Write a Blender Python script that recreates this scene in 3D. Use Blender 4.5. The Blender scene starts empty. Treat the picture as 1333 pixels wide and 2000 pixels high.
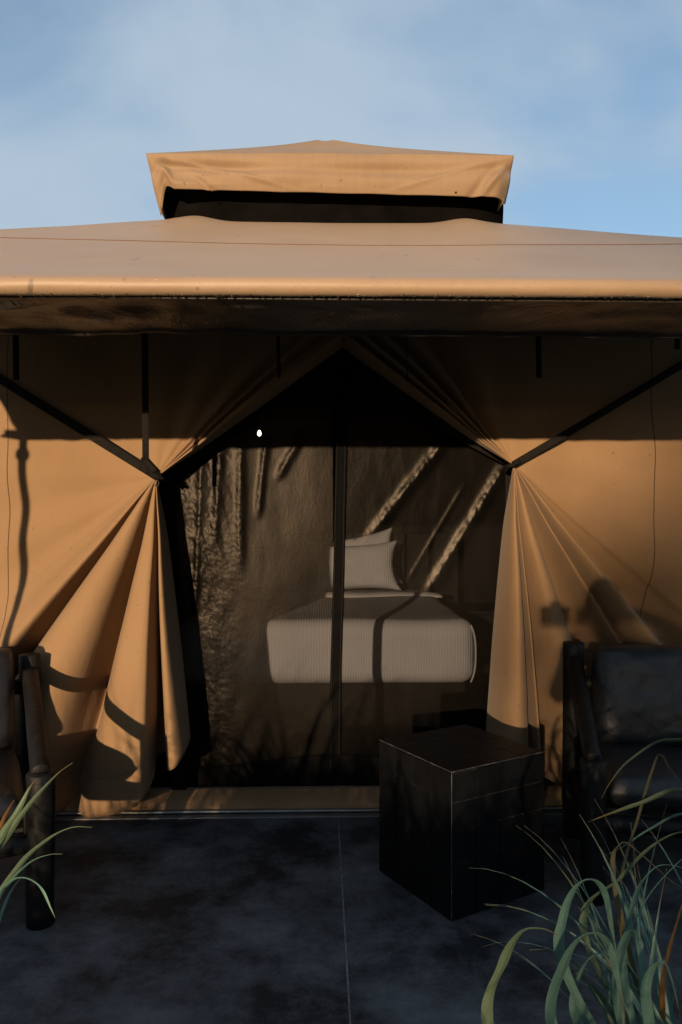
import bpy, bmesh, math, random
from mathutils import Vector, Matrix, noise
R = math.radians
PI = math.pi
random.seed(7)
sc = bpy.context.scene
COL = sc.collection

# ------------------------------------------------------------------ camera
CAM_H, FOC, YAW = 1.4, 1516.0, R(1.55)
cam = bpy.data.cameras.new('camera')
cam.sensor_fit = 'VERTICAL'; cam.sensor_height = 36.0; cam.lens = 36.0 * FOC / 2000.0
cam.clip_start = 0.02; cam.clip_end = 5000
cam_o = bpy.data.objects.new('camera', cam); COL.objects.link(cam_o)
cam_o.location = (0, 0, CAM_H); cam_o.rotation_euler = (R(90), 0, -YAW)
sc.camera = cam_o

# ------------------------------------------------------------------ sun, sky, exposure
SUN_TX, SUN_TZ = 0.295, 0.13              # sideways / downward travel of sunlight per metre of depth
SUN_EL = math.atan(SUN_TZ / math.hypot(1, SUN_TX))
sun = bpy.data.lights.new('sun', 'SUN'); sun.energy = 4.6; sun.angle = R(0.65); sun.color = (1.0, 0.73, 0.47)
sun_o = bpy.data.objects.new('sun', sun); COL.objects.link(sun_o)
sun_o.rotation_euler = Vector((SUN_TX, 1, -SUN_TZ)).to_track_quat('-Z', 'Y').to_euler()
world = bpy.data.worlds.new('World'); sc.world = world; world.use_nodes = True
wn, wl = world.node_tree.nodes, world.node_tree.links
sky = wn.new('ShaderNodeTexSky'); sky.sky_type = 'NISHITA'; sky.sun_disc = False
sky.sun_elevation = SUN_EL; sky.sun_rotation = PI + math.atan(SUN_TX)
sky.dust_density = 0.6; sky.ozone_density = 2.2; sky.air_density = 1.0
tc = wn.new('ShaderNodeTexCoord')
sep = wn.new('ShaderNodeSeparateXYZ'); wl.new(tc.outputs['Generated'], sep.inputs[0])
den = wn.new('ShaderNodeMath'); den.operation = 'ADD'; den.inputs[1].default_value = 0.35; wl.new(sep.outputs['Z'], den.inputs[0])
dabs = wn.new('ShaderNodeMath'); dabs.operation = 'MAXIMUM'; dabs.inputs[1].default_value = 0.15; wl.new(den.outputs[0], dabs.inputs[0])
dv = wn.new('ShaderNodeVectorMath'); dv.operation = 'DIVIDE'; wl.new(tc.outputs['Generated'], dv.inputs[0])
cmb = wn.new('ShaderNodeCombineXYZ')
for i in range(3): wl.new(dabs.outputs[0], cmb.inputs[i])
wl.new(cmb.outputs[0], dv.inputs[1])
cl = wn.new('ShaderNodeTexNoise'); cl.inputs['Scale'].default_value = 2.3; cl.inputs['Detail'].default_value = 6; cl.inputs['Roughness'].default_value = 0.46
cl.inputs['Distortion'].default_value = 0.35
mp = wn.new('ShaderNodeMapping'); mp.inputs['Location'].default_value = (0.35, 3.2, 1.7); mp.inputs['Scale'].default_value = (0.8, 1.1, 1.0)
wl.new(dv.outputs[0], mp.inputs[0]); wl.new(mp.outputs[0], cl.inputs['Vector'])
cr = wn.new('ShaderNodeMapRange'); cr.interpolation_type = 'SMOOTHSTEP'
cr.inputs['From Min'].default_value = 0.36; cr.inputs['From Max'].default_value = 0.62
cr.inputs['To Min'].default_value = 0.24; cr.inputs['To Max'].default_value = 1.0
wl.new(cl.outputs['Fac'], cr.inputs['Value'])
cm = wn.new('ShaderNodeMix'); cm.data_type = 'RGBA'
wl.new(cr.outputs['Result'], cm.inputs['Factor']); wl.new(sky.outputs[0], cm.inputs[6])
cm.inputs[7].default_value = (2.02, 2.52, 3.05, 1)
bg = wn['Background']; bg.inputs['Strength'].default_value = 0.15
wl.new(cm.outputs[2], bg.inputs['Color'])
vs = sc.view_settings
vs.view_transform = 'Standard'; vs.look = 'None'; vs.exposure = 0.55; vs.gamma = 1.0; vs.use_curve_mapping = False

# ------------------------------------------------------------------ helpers
def at(px, py, Y):
    """world point seen at a photograph pixel, on the plane y = Y"""
    u = (px - 666.5) / FOC
    dx = math.sin(YAW) + u * math.cos(YAW); dy = math.cos(YAW) - u * math.sin(YAW)
    s = Y / dy
    return Vector((dx * s, Y, CAM_H + s * (1000 - py) / FOC))

def smooth(a, b, x):
    t = min(1, max(0, (x - a) / (b - a))) if a != b else (1 if x > a else 0)
    return t * t * (3 - 2 * t)

def lerp(a, b, t): return a + (b - a) * t

def nz(x, y=0.0, z=0.0): return noise.noise(Vector((x, y, z)))

def link(o, parent=None):
    COL.objects.link(o)
    if parent is not None:
        o.parent = parent
        o.matrix_parent_inverse = Matrix.Translation(-Vector(parent.location))   # children keep world coordinates
    return o

def tag(o, label, cat, group=None):
    o['label'] = label; o['category'] = cat
    if group: o['group'] = group
    return o

def thing(name, loc, label, cat, group=None):
    o = bpy.data.objects.new(name, None); COL.objects.link(o); o.location = loc
    o.empty_display_size = 0.1
    return tag(o, label, cat, group)

def mesh_obj(name, verts, faces, mat, parent=None, smooth_=True, solid=0.0, bevel=0.0, sub=0):
    me = bpy.data.meshes.new(name); me.from_pydata([tuple(v) for v in verts], [], faces); me.update()
    if smooth_:
        me.polygons.foreach_set('use_smooth', [True] * len(me.polygons))
    if mat: me.materials.append(mat)
    o = bpy.data.objects.new(name, me); link(o, parent)
    if sub:
        m = o.modifiers.new('s', 'SUBSURF'); m.levels = sub; m.render_levels = sub
    if solid:
        m = o.modifiers.new('t', 'SOLIDIFY'); m.thickness = solid; m.offset = 0
    if bevel:
        m = o.modifiers.new('b', 'BEVEL'); m.width = bevel; m.segments = 2; m.limit_method = 'ANGLE'
    return o

def grid(name, f, nu, nv, mat, parent=None, solid=0.0, flip=False):
    V = [f(i / (nu - 1), j / (nv - 1)) for i in range(nu) for j in range(nv)]
    F = []
    for i in range(nu - 1):
        for j in range(nv - 1):
            q = (i * nv + j, (i + 1) * nv + j, (i + 1) * nv + j + 1, i * nv + j + 1)
            F.append(q[::-1] if flip else q)
    return mesh_obj(name, V, F, mat, parent, True, solid)

def box(name, lo, hi, mat, parent=None, bevel=0.004):
    x0, y0, z0 = lo; x1, y1, z1 = hi
    V = [(x0, y0, z0), (x1, y0, z0), (x1, y1, z0), (x0, y1, z0), (x0, y0, z1), (x1, y0, z1), (x1, y1, z1), (x0, y1, z1)]
    F = [(0, 3, 2, 1), (4, 5, 6, 7), (0, 1, 5, 4), (1, 2, 6, 5), (2, 3, 7, 6), (3, 0, 4, 7)]
    return mesh_obj(name, V, F, mat, parent, False, 0, bevel)

def tube(name, pts, rad, mat, parent=None, n=12, flat=None, caps=True):
    """tube along pts; rad number or list; flat=(wx, wy) scales the section into a strap"""
    pts = [Vector(p) for p in pts]; N = len(pts)
    V, F = [], []
    for i, p in enumerate(pts):
        t = (pts[min(i + 1, N - 1)] - pts[max(i - 1, 0)]).normalized()
        ref = Vector((0, 1, 0)) if abs(t.y) < 0.9 else Vector((0, 0, 1))
        a = t.cross(ref).normalized(); b = a.cross(t).normalized()
        r = rad[i] if isinstance(rad, (list, tuple)) else rad
        for k in range(n):
            c, s = math.cos(2 * PI * k / n), math.sin(2 * PI * k / n)
            wx, wy = flat if flat else (1, 1)
            if flat:   # rounded rectangle
                c = math.copysign(abs(c) ** 0.4, c); s = math.copysign(abs(s) ** 0.4, s)
            V.append(p + a * (r * wx * c) + b * (r * wy * s))
    for i in range(N - 1):
        for k in range(n):
            k2 = (k + 1) % n
            F.append((i * n + k, i * n + k2, (i + 1) * n + k2, (i + 1) * n + k))
    if caps:
        F.append(tuple(range(n))[::-1]); F.append(tuple((N - 1) * n + k for k in range(n)))
    o = mesh_obj(name, V, F, mat, parent)
    return o

def catmull(keys, n):
    """sample rows of equal-length tuples with a centripetal-ish Catmull-Rom; n samples per span"""
    out = []
    K = [keys[0]] + list(keys) + [keys[-1]]
    for i in range(1, len(K) - 2):
        p0, p1, p2, p3 = K[i - 1], K[i], K[i + 1], K[i + 2]
        for j in range(n):
            t = j / n
            out.append(tuple(0.5 * (2 * b + (c - a) * t + (2 * a - 5 * b + 4 * c - d) * t * t + (3 * b - a - 3 * c + d) * t ** 3)
                             for a, b, c, d in zip(p0, p1, p2, p3)))
    out.append(tuple(keys[-1]))
    return out

# ------------------------------------------------------------------ materials
def new_mat(name):
    m = bpy.data.materials.new(name); m.use_nodes = True
    nt = m.node_tree; b = nt.nodes['Principled BSDF']
    return m, nt, b

def nd(nt, kind, **kw):
    n = nt.nodes.new(kind)
    for k, v in kw.items():
        if k in n.inputs: n.inputs[k].default_value = v
        else: setattr(n, k, v)
    return n

def pos(nt, scale=(1, 1, 1)):
    g = nt.nodes.new('ShaderNodeNewGeometry'); m = nt.nodes.new('ShaderNodeMapping'); m.inputs['Scale'].default_value = scale
    nt.links.new(g.outputs['Position'], m.inputs[0]); return m.outputs[0]

def vary(nt, b, c1, c2, scale, detail=5, lo=0.3, hi=0.7, stretch=(1, 1, 1), rough=0.55):
    n = nd(nt, 'ShaderNodeTexNoise', Scale=scale, Detail=detail, Roughness=rough)
    nt.links.new(pos(nt, stretch), n.inputs['Vector'])
    r = nt.nodes.new('ShaderNodeValToRGB')
    r.color_ramp.elements[0].position = lo; r.color_ramp.elements[0].color = (*c1, 1)
    r.color_ramp.elements[1].position = hi; r.color_ramp.elements[1].color = (*c2, 1)
    nt.links.new(n.outputs['Fac'], r.inputs[0])
    if b is not None: nt.links.new(r.outputs[0], b.inputs['Base Color'])
    return r.outputs[0]

def bump(nt, b, height, strength=0.3, dist=0.01, prev=None):
    k = nd(nt, 'ShaderNodeBump', Strength=strength, Distance=dist)
    nt.links.new(height, k.inputs['Height'])
    if prev is not None: nt.links.new(prev, k.inputs['Normal'])
    if b is not None: nt.links.new(k.outputs[0], b.inputs['Normal'])
    return k.outputs[0]

def noise_tex(nt, scale, detail=4, stretch=(1, 1, 1), rough=0.5, dist=0.0):
    n = nd(nt, 'ShaderNodeTexNoise', Scale=scale, Detail=detail, Roughness=rough, Distortion=dist)
    nt.links.new(pos(nt, stretch), n.inputs['Vector']); return n.outputs['Fac']

def seam_line(nt, col, spec):
    """thin stitched seams: spec = [(axis, position, half-width)]; darkens the thread line"""
    g = nt.nodes.new('ShaderNodeNewGeometry'); s = nt.nodes.new('ShaderNodeSeparateXYZ'); nt.links.new(g.outputs['Position'], s.inputs[0])
    for ax, p, w in spec:
        a = nd(nt, 'ShaderNodeMath', operation='COMPARE'); a.inputs[1].default_value = p; a.inputs[2].default_value = w
        wob = noise_tex(nt, 1.3, 2); ad = nd(nt, 'ShaderNodeMath', operation='MULTIPLY_ADD'); ad.inputs[1].default_value = 0.10
        nt.links.new(wob, ad.inputs[0]); nt.links.new(s.outputs[ax], ad.inputs[2]); nt.links.new(ad.outputs[0], a.inputs[0])
        mx = nt.nodes.new('ShaderNodeMix'); mx.data_type = 'RGBA'; mx.inputs[7].default_value = (0.075, 0.042, 0.02, 1)
        nt.links.new(a.outputs[0], mx.inputs['Factor']); nt.links.new(col, mx.inputs[6]); col = mx.outputs[2]
    return col

def canvas(name, c1, c2, rough=0.8, seams=None, crease=0.25, gloss=0.25, streak=False, hem=False, specks=False):
    m, nt, b = new_mat(name)
    col = vary(nt, None, c1, c2, 2.2, 6)
    if streak:       # vertical rain-washed streaks in the cloth
        st = noise_tex(nt, 55, 3, (1, 0.3, 0.025)); mx = nt.nodes.new('ShaderNodeMix'); mx.data_type = 'RGBA'; mx.blend_type = 'MULTIPLY'
        rr = nt.nodes.new('ShaderNodeMapRange'); rr.inputs['From Min'].default_value = 0.35; rr.inputs['From Max'].default_value = 0.6
        rr.inputs['To Min'].default_value = 0.08; rr.inputs['To Max'].default_value = 0.0
        nt.links.new(st, rr.inputs['Value']); nt.links.new(rr.outputs[0], mx.inputs['Factor']); nt.links.new(col, mx.inputs[6])
        mx.inputs[7].default_value = (0.62, 0.45, 0.3, 1); col = mx.outputs[2]
    # small flecks of dirt
    fl = noise_tex(nt, 38, 2); r2 = nt.nodes.new('ShaderNodeMapRange'); r2.inputs['From Min'].default_value = 0.70; r2.inputs['From Max'].default_value = 0.76
    r2.inputs['To Max'].default_value = 0.55
    nt.links.new(fl, r2.inputs['Value']); mx = nt.nodes.new('ShaderNodeMix'); mx.data_type = 'RGBA'; mx.inputs[7].default_value = (0.10, 0.07, 0.045, 1)
    nt.links.new(r2.outputs[0], mx.inputs['Factor']); nt.links.new(col, mx.inputs[6]); col = mx.outputs[2]
    if specks:       # bits of leaf litter and grime stuck to the cloth
        fl = noise_tex(nt, 17, 3, (1, 0.5, 0.5), 0.6); r2 = nt.nodes.new('ShaderNodeMapRange'); r2.inputs['From Min'].default_value = 0.685; r2.inputs['From Max'].default_value = 0.73
        r2.inputs['To Max'].default_value = 0.6
        nt.links.new(fl, r2.inputs['Value']); mx = nt.nodes.new('ShaderNodeMix'); mx.data_type = 'RGBA'; mx.inputs[7].default_value = (0.07, 0.05, 0.035, 1)
        nt.links.new(r2.outputs[0], mx.inputs['Factor']); nt.links.new(col, mx.inputs[6]); col = mx.outputs[2]
    if seams: col = seam_line(nt, col, seams)
    if hem:          # stitched hem near the free edge of the cloth
        uv = nt.nodes.new('ShaderNodeUVMap'); us = nt.nodes.new('ShaderNodeSeparateXYZ'); nt.links.new(uv.outputs[0], us.inputs[0])
        a = nd(nt, 'ShaderNodeMath', operation='COMPARE'); a.inputs[1].default_value = 0.885; a.inputs[2].default_value = 0.0016; nt.links.new(us.outputs['Y'], a.inputs[0])
        g = nd(nt, 'ShaderNodeMath', operation='MULTIPLY'); nt.links.new(a.outputs[0], g.inputs[0]); nt.links.new(us.outputs['X'], g.inputs[1])
        g2 = nd(nt, 'ShaderNodeMath', operation='MULTIPLY'); g2.inputs[1].default_value = 0.55; nt.links.new(g.outputs[0], g2.inputs[0])
        mx = nt.nodes.new('ShaderNodeMix'); mx.data_type = 'RGBA'; mx.inputs[7].default_value = (0.08, 0.048, 0.025, 1)
        nt.links.new(g2.outputs[0], mx.inputs['Factor']); nt.links.new(col, mx.inputs[6]); col = mx.outputs[2]
    nt.links.new(col, b.inputs['Base Color'])
    b.inputs['Roughness'].default_value = rough; b.inputs['Specular IOR Level'].default_value = gloss
    b.inputs['Sheen Weight'].default_value = 0.08; b.inputs['Sheen Roughness'].default_value = 0.5
    p = bump(nt, None, noise_tex(nt, 420, 2), 0.2, 0.002)
    p = bump(nt, None, noise_tex(nt, 7, 5, (1, 1, 0.55), 0.55, 0.8), crease, 0.02, p)
    nt.links.new(p, b.inputs['Normal'])
    return m

TAN1, TAN2 = (0.208, 0.124, 0.060), (0.235, 0.144, 0.074)
M = {}
M['flap_l'] = canvas('tan canvas left', TAN1, TAN2, hem=True, seams=[('X', at(15, 1000, 3.6).x + 0.05, 0.0025)])
M['flap_r'] = canvas('tan canvas right', TAN1, TAN2, hem=True, seams=[('X', at(1276, 1000, 3.6).x + 0.05, 0.0025)])
M['roof'] = canvas('weathered roof canvas', (0.26, 0.172, 0.10), (0.29, 0.195, 0.118), 0.52, crease=0.16, gloss=0.5, specks=True)
M['cap'] = canvas('vent cap canvas', (0.225, 0.148, 0.084), (0.25, 0.168, 0.098), 0.7, crease=0.3, streak=True)
M['wet_shaded'] = canvas('wet awning underside', (0.016, 0.0125, 0.0095), (0.032, 0.024, 0.016), 0.4, crease=0.5, gloss=0.5)  # wet roof cloth from below, its shade put into the near-black colour
M['sill'] = canvas('sill canvas', (0.20, 0.12, 0.06), (0.26, 0.16, 0.085), 0.7)

def plain(name, c1, c2, scale=8, rough=0.6, spec=0.4, bmp=0.15, bscale=40, stretch=(1, 1, 1), metal=0):
    m, nt, b = new_mat(name)
    vary(nt, b, c1, c2, scale, 5, stretch=stretch)
    b.inputs['Roughness'].default_value = rough; b.inputs['Specular IOR Level'].default_value = spec; b.inputs['Metallic'].default_value = metal
    if bmp: bump(nt, b, noise_tex(nt, bscale, 4, stretch), bmp, 0.004)
    return m

M['shade_sheet'] = plain('dark brown lining', (0.009, 0.008, 0.0075), (0.013, 0.0115, 0.0105), 3, 0.95, 0.05)  # colour of the sheets added to keep bounce light down
M['black_cloth'] = plain('black binding', (0.0028, 0.0028, 0.0028), (0.005, 0.0047, 0.0045), 12, 0.9, 0.03)
M['vent'] = plain('black vent cloth', (0.003, 0.0028, 0.0028), (0.006, 0.0052, 0.005), 6, 0.95, 0.0, 0.5, 8)
M['web'] = plain('black webbing', (0.005, 0.005, 0.005), (0.016, 0.013, 0.011), 60, 0.85, 0.1, 0.5, 300, (1, 1, 3))
M['pole'] = plain('dark steel pole', (0.02, 0.02, 0.02), (0.035, 0.033, 0.03), 9, 0.45, 0.5, 0.05)
M['rail'] = plain('dull aluminium rail', (0.22, 0.22, 0.22), (0.32, 0.31, 0.30), 9, 0.45, 0.5, 0.1, 30, metal=0.7)
M['log'] = plain('black stained log', (0.004, 0.0039, 0.004), (0.010, 0.0092, 0.0085), 9, 0.55, 0.2, 0.5, 14, (3, 3, 0.35))
M['log_end'] = plain('log end grain', (0.014, 0.013, 0.012), (0.035, 0.032, 0.03), 22, 0.7, 0.3, 0.3, 60)
M['slat'] = plain('black slat', (0.010, 0.010, 0.010), (0.018, 0.017, 0.016), 7, 0.6, 0.3, 0.2, 20)
M['wood_in'] = plain('dark stained panel', (0.005, 0.0044, 0.004), (0.010, 0.0082, 0.007), 5, 0.6, 0.10, 0.2, 12, (1, 1, 6))
M['in_floor'] = plain('dark tent floor', (0.014, 0.013, 0.012), (0.024, 0.022, 0.02), 4, 0.7, 0.3)
M['hook'] = plain('zip metal', (0.35, 0.32, 0.27), (0.5, 0.46, 0.4), 30, 0.35, 0.5, 0, metal=0.9)
M['tile'] = plain('matt black tile', (0.0035, 0.0036, 0.004), (0.0065, 0.0066, 0.0072), 6, 0.45, 0.12, 0.04, 30)
M['grout'] = plain('grey grout', (0.05, 0.05, 0.052), (0.13, 0.125, 0.12), 70, 0.9, 0.1, 0.1)
M['skin'] = plain('skin', (0.42, 0.26, 0.18), (0.48, 0.30, 0.21), 9, 0.5, 0.4, 0)
M['shirt'] = plain('dark grey shirt', (0.03, 0.03, 0.035), (0.05, 0.05, 0.055), 9, 0.85, 0.2)
M['trousers'] = plain('navy trousers', (0.015, 0.018, 0.03), (0.025, 0.03, 0.045), 9, 0.85, 0.2)
M['hair'] = plain('black hair', (0.008, 0.007, 0.006), (0.02, 0.016, 0.013), 60, 0.5, 0.4)
M['camera_body'] = plain('black plastic', (0.012, 0.012, 0.012), (0.02, 0.02, 0.02), 30, 0.5, 0.4)

# black faux leather with a soft crumpled sheen
m, nt, b = new_mat('black leather'); M['leather'] = m
vary(nt, b, (0.007, 0.0075, 0.009), (0.014, 0.015, 0.018), 5)
b.inputs['Roughness'].default_value = 0.5; b.inputs['Specular IOR Level'].default_value = 0.6
p = bump(nt, None, noise_tex(nt, 160, 3, (1, 1, 0.4)), 0.3, 0.003)
p = bump(nt, None, noise_tex(nt, 6, 4, (1, 1, 1), 0.5, 1.0), 0.35, 0.03, p); nt.links.new(p, b.inputs['Normal'])

# cotton with seersucker ribs along the bed
def cotton(name, c1, c2, ribs):
    m, nt, b = new_mat(name)
    vary(nt, b, c1, c2, 3)
    b.inputs['Roughness'].default_value = 0.85; b.inputs['Specular IOR Level'].default_value = 0.15
    p = bump(nt, None, noise_tex(nt, 4.5, 6, (1, 1, 1), 0.55, 1.2), 0.16, 0.04)
    if ribs:
        w = nd(nt, 'ShaderNodeTexWave', Scale=ribs, Distortion=2.2, Detail=2.0); w.inputs['Detail Scale'].default_value = 0.6
        w.bands_direction = 'X'; nt.links.new(pos(nt), w.inputs['Vector'])
        p = bump(nt, None, w.outputs['Fac'], 0.42, 0.005, p)
    nt.links.new(p, b.inputs['Normal']); return m
M['cotton'] = cotton('ribbed white cotton', (0.36, 0.36, 0.385), (0.41, 0.41, 0.435), 20)
M['cotton2'] = cotton('plain white cotton', (0.38, 0.375, 0.39), (0.43, 0.425, 0.44), 0)

# insect screen: see-through weave with a satin sheen
m, nt, b = new_mat('insect screen'); M['screen'] = m
tr = nt.nodes.new('ShaderNodeBsdfTransparent'); tr.inputs[0].default_value = (0.93, 0.93, 0.93, 1)
vary(nt, b, (0.003, 0.0028, 0.0025), (0.007, 0.006, 0.005), 6)
b.inputs['Roughness'].default_value = 0.27; b.inputs['Specular IOR Level'].default_value = 0.15; b.inputs['Specular Tint'].default_value = (1, 0.85, 0.7, 1)
p = bump(nt, None, noise_tex(nt, 20, 5, (1, 1, 0.5), 0.6, 1.6), 0.055, 0.02)
p = bump(nt, None, noise_tex(nt, 500, 1), 0.25, 0.001, p); nt.links.new(p, b.inputs['Normal'])
mix = nt.nodes.new('ShaderNodeMixShader'); mix.inputs[0].default_value = 0.50
nt.links.new(tr.outputs[0], mix.inputs[1]); nt.links.new(b.outputs[0], mix.inputs[2])
nt.links.new(mix.outputs[0], nt.nodes['Material Output'].inputs['Surface'])

m2 = m.copy(); m2.name = 'crumpled insect screen'; M['screen_crumpled'] = m2
bs = [n for n in m2.node_tree.nodes if n.type == 'BUMP']
for n in bs:
    if abs(n.inputs['Strength'].default_value - 0.055) < 1e-4: n.inputs['Strength'].default_value = 0.05
for n in m2.node_tree.nodes:
    if n.type == 'BSDF_PRINCIPLED': n.inputs['Roughness'].default_value = 0.34; n.inputs['Specular IOR Level'].default_value = 0.17
    if n.type == 'TEX_NOISE' and n.inputs['Scale'].default_value == 20: n.inputs['Scale'].default_value = 24; n.inputs['Distortion'].default_value = 2.0
# dark polished concrete with damp, bleached and dusty patches
m, nt, b = new_mat('dark concrete'); M['concrete'] = m
c1 = vary(nt, None, (0.016, 0.0172, 0.019), (0.150, 0.160, 0.175), 2.6, 12, 0.40, 0.72, rough=0.72)
c2 = noise_tex(nt, 130, 3, (1, 1, 1), 0.7); rr = nt.nodes.new('ShaderNodeMapRange'); rr.inputs['From Min'].default_value = 0.60; rr.inputs['From Max'].default_value = 0.72
rr.inputs['To Max'].default_value = 0.55; nt.links.new(c2, rr.inputs['Value'])
mx = nt.nodes.new('ShaderNodeMix'); mx.data_type = 'RGBA'; mx.inputs[7].default_value = (0.16, 0.16, 0.165, 1)
nt.links.new(rr.outputs[0], mx.inputs['Factor']); nt.links.new(c1, mx.inputs[6]); nt.links.new(mx.outputs[2], b.inputs['Base Color'])
b.inputs['Specular IOR Level'].default_value = 0.35
r3 = nt.nodes.new('ShaderNodeMapRange'); r3.inputs['To Min'].default_value = 0.5; r3.inputs['To Max'].default_value = 0.85
nt.links.new(noise_tex(nt, 2.6, 6, (1, 1, 1), 0.6), r3.inputs['Value']); nt.links.new(r3.outputs[0], b.inputs['Roughness'])
p = bump(nt, None, noise_tex(nt, 180, 4), 0.25, 0.003); p = bump(nt, None, noise_tex(nt, 9, 6), 0.12, 0.01, p); nt.links.new(p, b.inputs['Normal'])
M['joint'] = plain('pale joint sealant', (0.10, 0.10, 0.105), (0.24, 0.24, 0.245), 30, 0.8, 0.2)
M['earth'] = plain('damp earth', (0.03, 0.028, 0.02), (0.06, 0.055, 0.035), 1.2, 0.95, 0.1, 0.6, 6)
m, nt, b = new_mat('bark'); M['bark'] = m
vary(nt, b, (0.04, 0.03, 0.02), (0.09, 0.07, 0.05), 12, stretch=(1, 1, 0.2)); b.inputs['Roughness'].default_value = 0.9
m, nt, b = new_mat('tree leaf'); M['tree_leaf'] = m
vary(nt, b, (0.03, 0.05, 0.015), (0.07, 0.10, 0.03), 2); b.inputs['Roughness'].default_value = 0.6
M['drop'], nt, b = new_mat('water drop')
b.inputs['Roughness'].default_value = 0.03; b.inputs['Transmission Weight'].default_value = 1.0; b.inputs['IOR'].default_value = 1.33

def leaf_mat(name, c1, c2, tip):
    m, nt, b = new_mat(name)
    col = vary(nt, None, c1, c2, 9, 4)
    uv = nt.nodes.new('ShaderNodeUVMap'); s = nt.nodes.new('ShaderNodeSeparateXYZ'); nt.links.new(uv.outputs[0], s.inputs[0])
    ad = nd(nt, 'ShaderNodeMath', operation='MULTIPLY_ADD'); ad.inputs[1].default_value = 0.7; nt.links.new(noise_tex(nt, 14, 3), ad.inputs[0]); nt.links.new(s.outputs['Y'], ad.inputs[2])
    r = nt.nodes.new('ShaderNodeMapRange'); r.inputs['From Min'].default_value = 1.15; r.inputs['From Max'].default_value = 1.4; nt.links.new(ad.outputs[0], r.inputs['Value'])
    mx = nt.nodes.new('ShaderNodeMix'); mx.data_type = 'RGBA'; mx.inputs[7].default_value = (*tip, 1)
    nt.links.new(r.outputs[0], mx.inputs['Factor']); nt.links.new(col, mx.inputs[6]); nt.links.new(mx.outputs[2], b.inputs['Base Color'])
    b.inputs['Roughness'].default_value = 0.36; b.inputs['Specular IOR Level'].default_value = 0.6
    wv = nd(nt, 'ShaderNodeTexWave', Scale=5.0); wv.bands_direction = 'X'; nt.links.new(uv.outputs[0], wv.inputs['Vector'])
    bump(nt, b, wv.outputs['Fac'], 0.3, 0.001)
    tl = nt.nodes.new('ShaderNodeBsdfTranslucent'); nt.links.new(mx.outputs[2], tl.inputs[0])
    ms = nt.nodes.new('ShaderNodeMixShader'); ms.inputs[0].default_value = 0.28
    nt.links.new(b.outputs[0], ms.inputs[1]); nt.links.new(tl.outputs[0], ms.inputs[2])
    nt.links.new(ms.outputs[0], nt.nodes['Material Output'].inputs['Surface'])
    return m
LEAF = [leaf_mat('blue green blade', (0.105, 0.215, 0.175), (0.15, 0.28, 0.225), (0.16, 0.11, 0.04)),
        leaf_mat('olive blade', (0.125, 0.185, 0.11), (0.165, 0.225, 0.135), (0.2, 0.12, 0.04)),
        leaf_mat('dry blade', (0.14, 0.125, 0.06), (0.18, 0.15, 0.075), (0.20, 0.11, 0.04)),
        leaf_mat('rust blade', (0.20, 0.075, 0.02), (0.16, 0.13, 0.05), (0.25, 0.08, 0.02))]

# ------------------------------------------------------------------ ground
def sheet(name, x0, x1, y0, y1, z, mat, n=2):
    o = grid(name, lambda u, v: Vector((lerp(x0, x1, u), lerp(y0, y1, v), z)), n, n, mat)
    o['kind'] = 'structure'; return o
sheet('ground', -3000, 3000, -3000, 3000, -0.012, M['earth'])
patio = bpy.data.objects.new('patio', None); COL.objects.link(patio); patio['kind'] = 'structure'; patio.location = (0, 3, 0)
JX = 0.083
for x0, x1 in ((-5.0, JX - 0.003), (JX + 0.003, 5.0)):
    box('slab', (x0, 0.95, -0.011), (x1, 8.4, 0.0), M['concrete'], patio, 0.002)
box('joint', (JX - 0.0028, 0.955, -0.010), (JX + 0.0028, 8.39, -0.0012), M['joint'], patio, 0)

# ------------------------------------------------------------------ the tent
WY = 3.60                                   # plane of the front wall
tent = thing('canvas_tent', (0.08, 5.3, 0), 'large tan canvas tent with tied-back front flaps and a raised vent cap', 'tent')
TX0, TX1 = -2.12, 2.28
EY, EZ = 1.972, 1.970                        # awning pole
CYF, CXL, CXR, CZ = 4.42, -0.93, 1.055, 3.07   # base of the vent cap

def roof_z(x, y):
    base = 1.991 + 0.442 * (y - 1.99)
    xc = (x - 0.08) / 2.0
    t = smooth(2.0, 2.7, y)
    sag = 0.055 * t * (1 - min(1, abs(xc)) ** 2) * (1 - 0.6 * smooth(3.6, 4.4, y))
    drop = 0.03 * smooth(0.35, 1.05, abs(xc)) * t * (1 - 0.8 * smooth(2.8, 4.6, y))
    wav = 0.006 * nz(x * 1.3, y * 1.1, 3.0) * t
    return base - sag - drop + wav
def roof_half(y, s):
    """x of the roof's side edge"""
    edge = TX0 + 0.25 if s < 0 else TX1 - 0.25
    cap = CXL if s < 0 else CXR
    return edge if y <= 3.49 else lerp(edge, cap, (y - 3.49) / (CYF - 3.49))
prof = [('u', 2.165, 1.897), ('u', 2.10, 1.902), ('u', 2.02, 1.909), ('u', 1.94, 1.917)]
def roof_pt(u, v):
    # v: 0..1 from the pole up to the vent cap
    if v < 0.16:                           # wrap round the pole
        a = lerp(-2.3, 1.15, v / 0.16)    # angle from -y axis
        x = lerp(roof_half(1.9, -1), roof_half(1.9, 1), u)
        r = 0.0225 + 0.0012 * nz(x * 9, a)
        yy = EY - r * math.cos(a); zz = EZ + r * math.sin(a) + 0.0035 * math.sin((x + 0.4) * 1.2)
        return Vector((x, yy, zz))
    t = (v - 0.16) / 0.84
    y = 1.998 + (CYF + 0.25 - 1.998) * t ** 1.35
    x = lerp(roof_half(y, -1), roof_half(y, 1), u)
    z = roof_z(x, y)
    z -= 0.010 * math.exp(-((y - 2.06) / 0.035) ** 2)   # little dip where the cloth leaves the pole
    if y > 3.49:                                        # cloth pulled up at the cap's corners
        for cx in (CXL + 0.22, CXR - 0.22):
            z += 0.03 * math.exp(-((x - cx) / 0.13) ** 2) * smooth(3.9, 4.4, y)
    return Vector((x, y, z))
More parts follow.
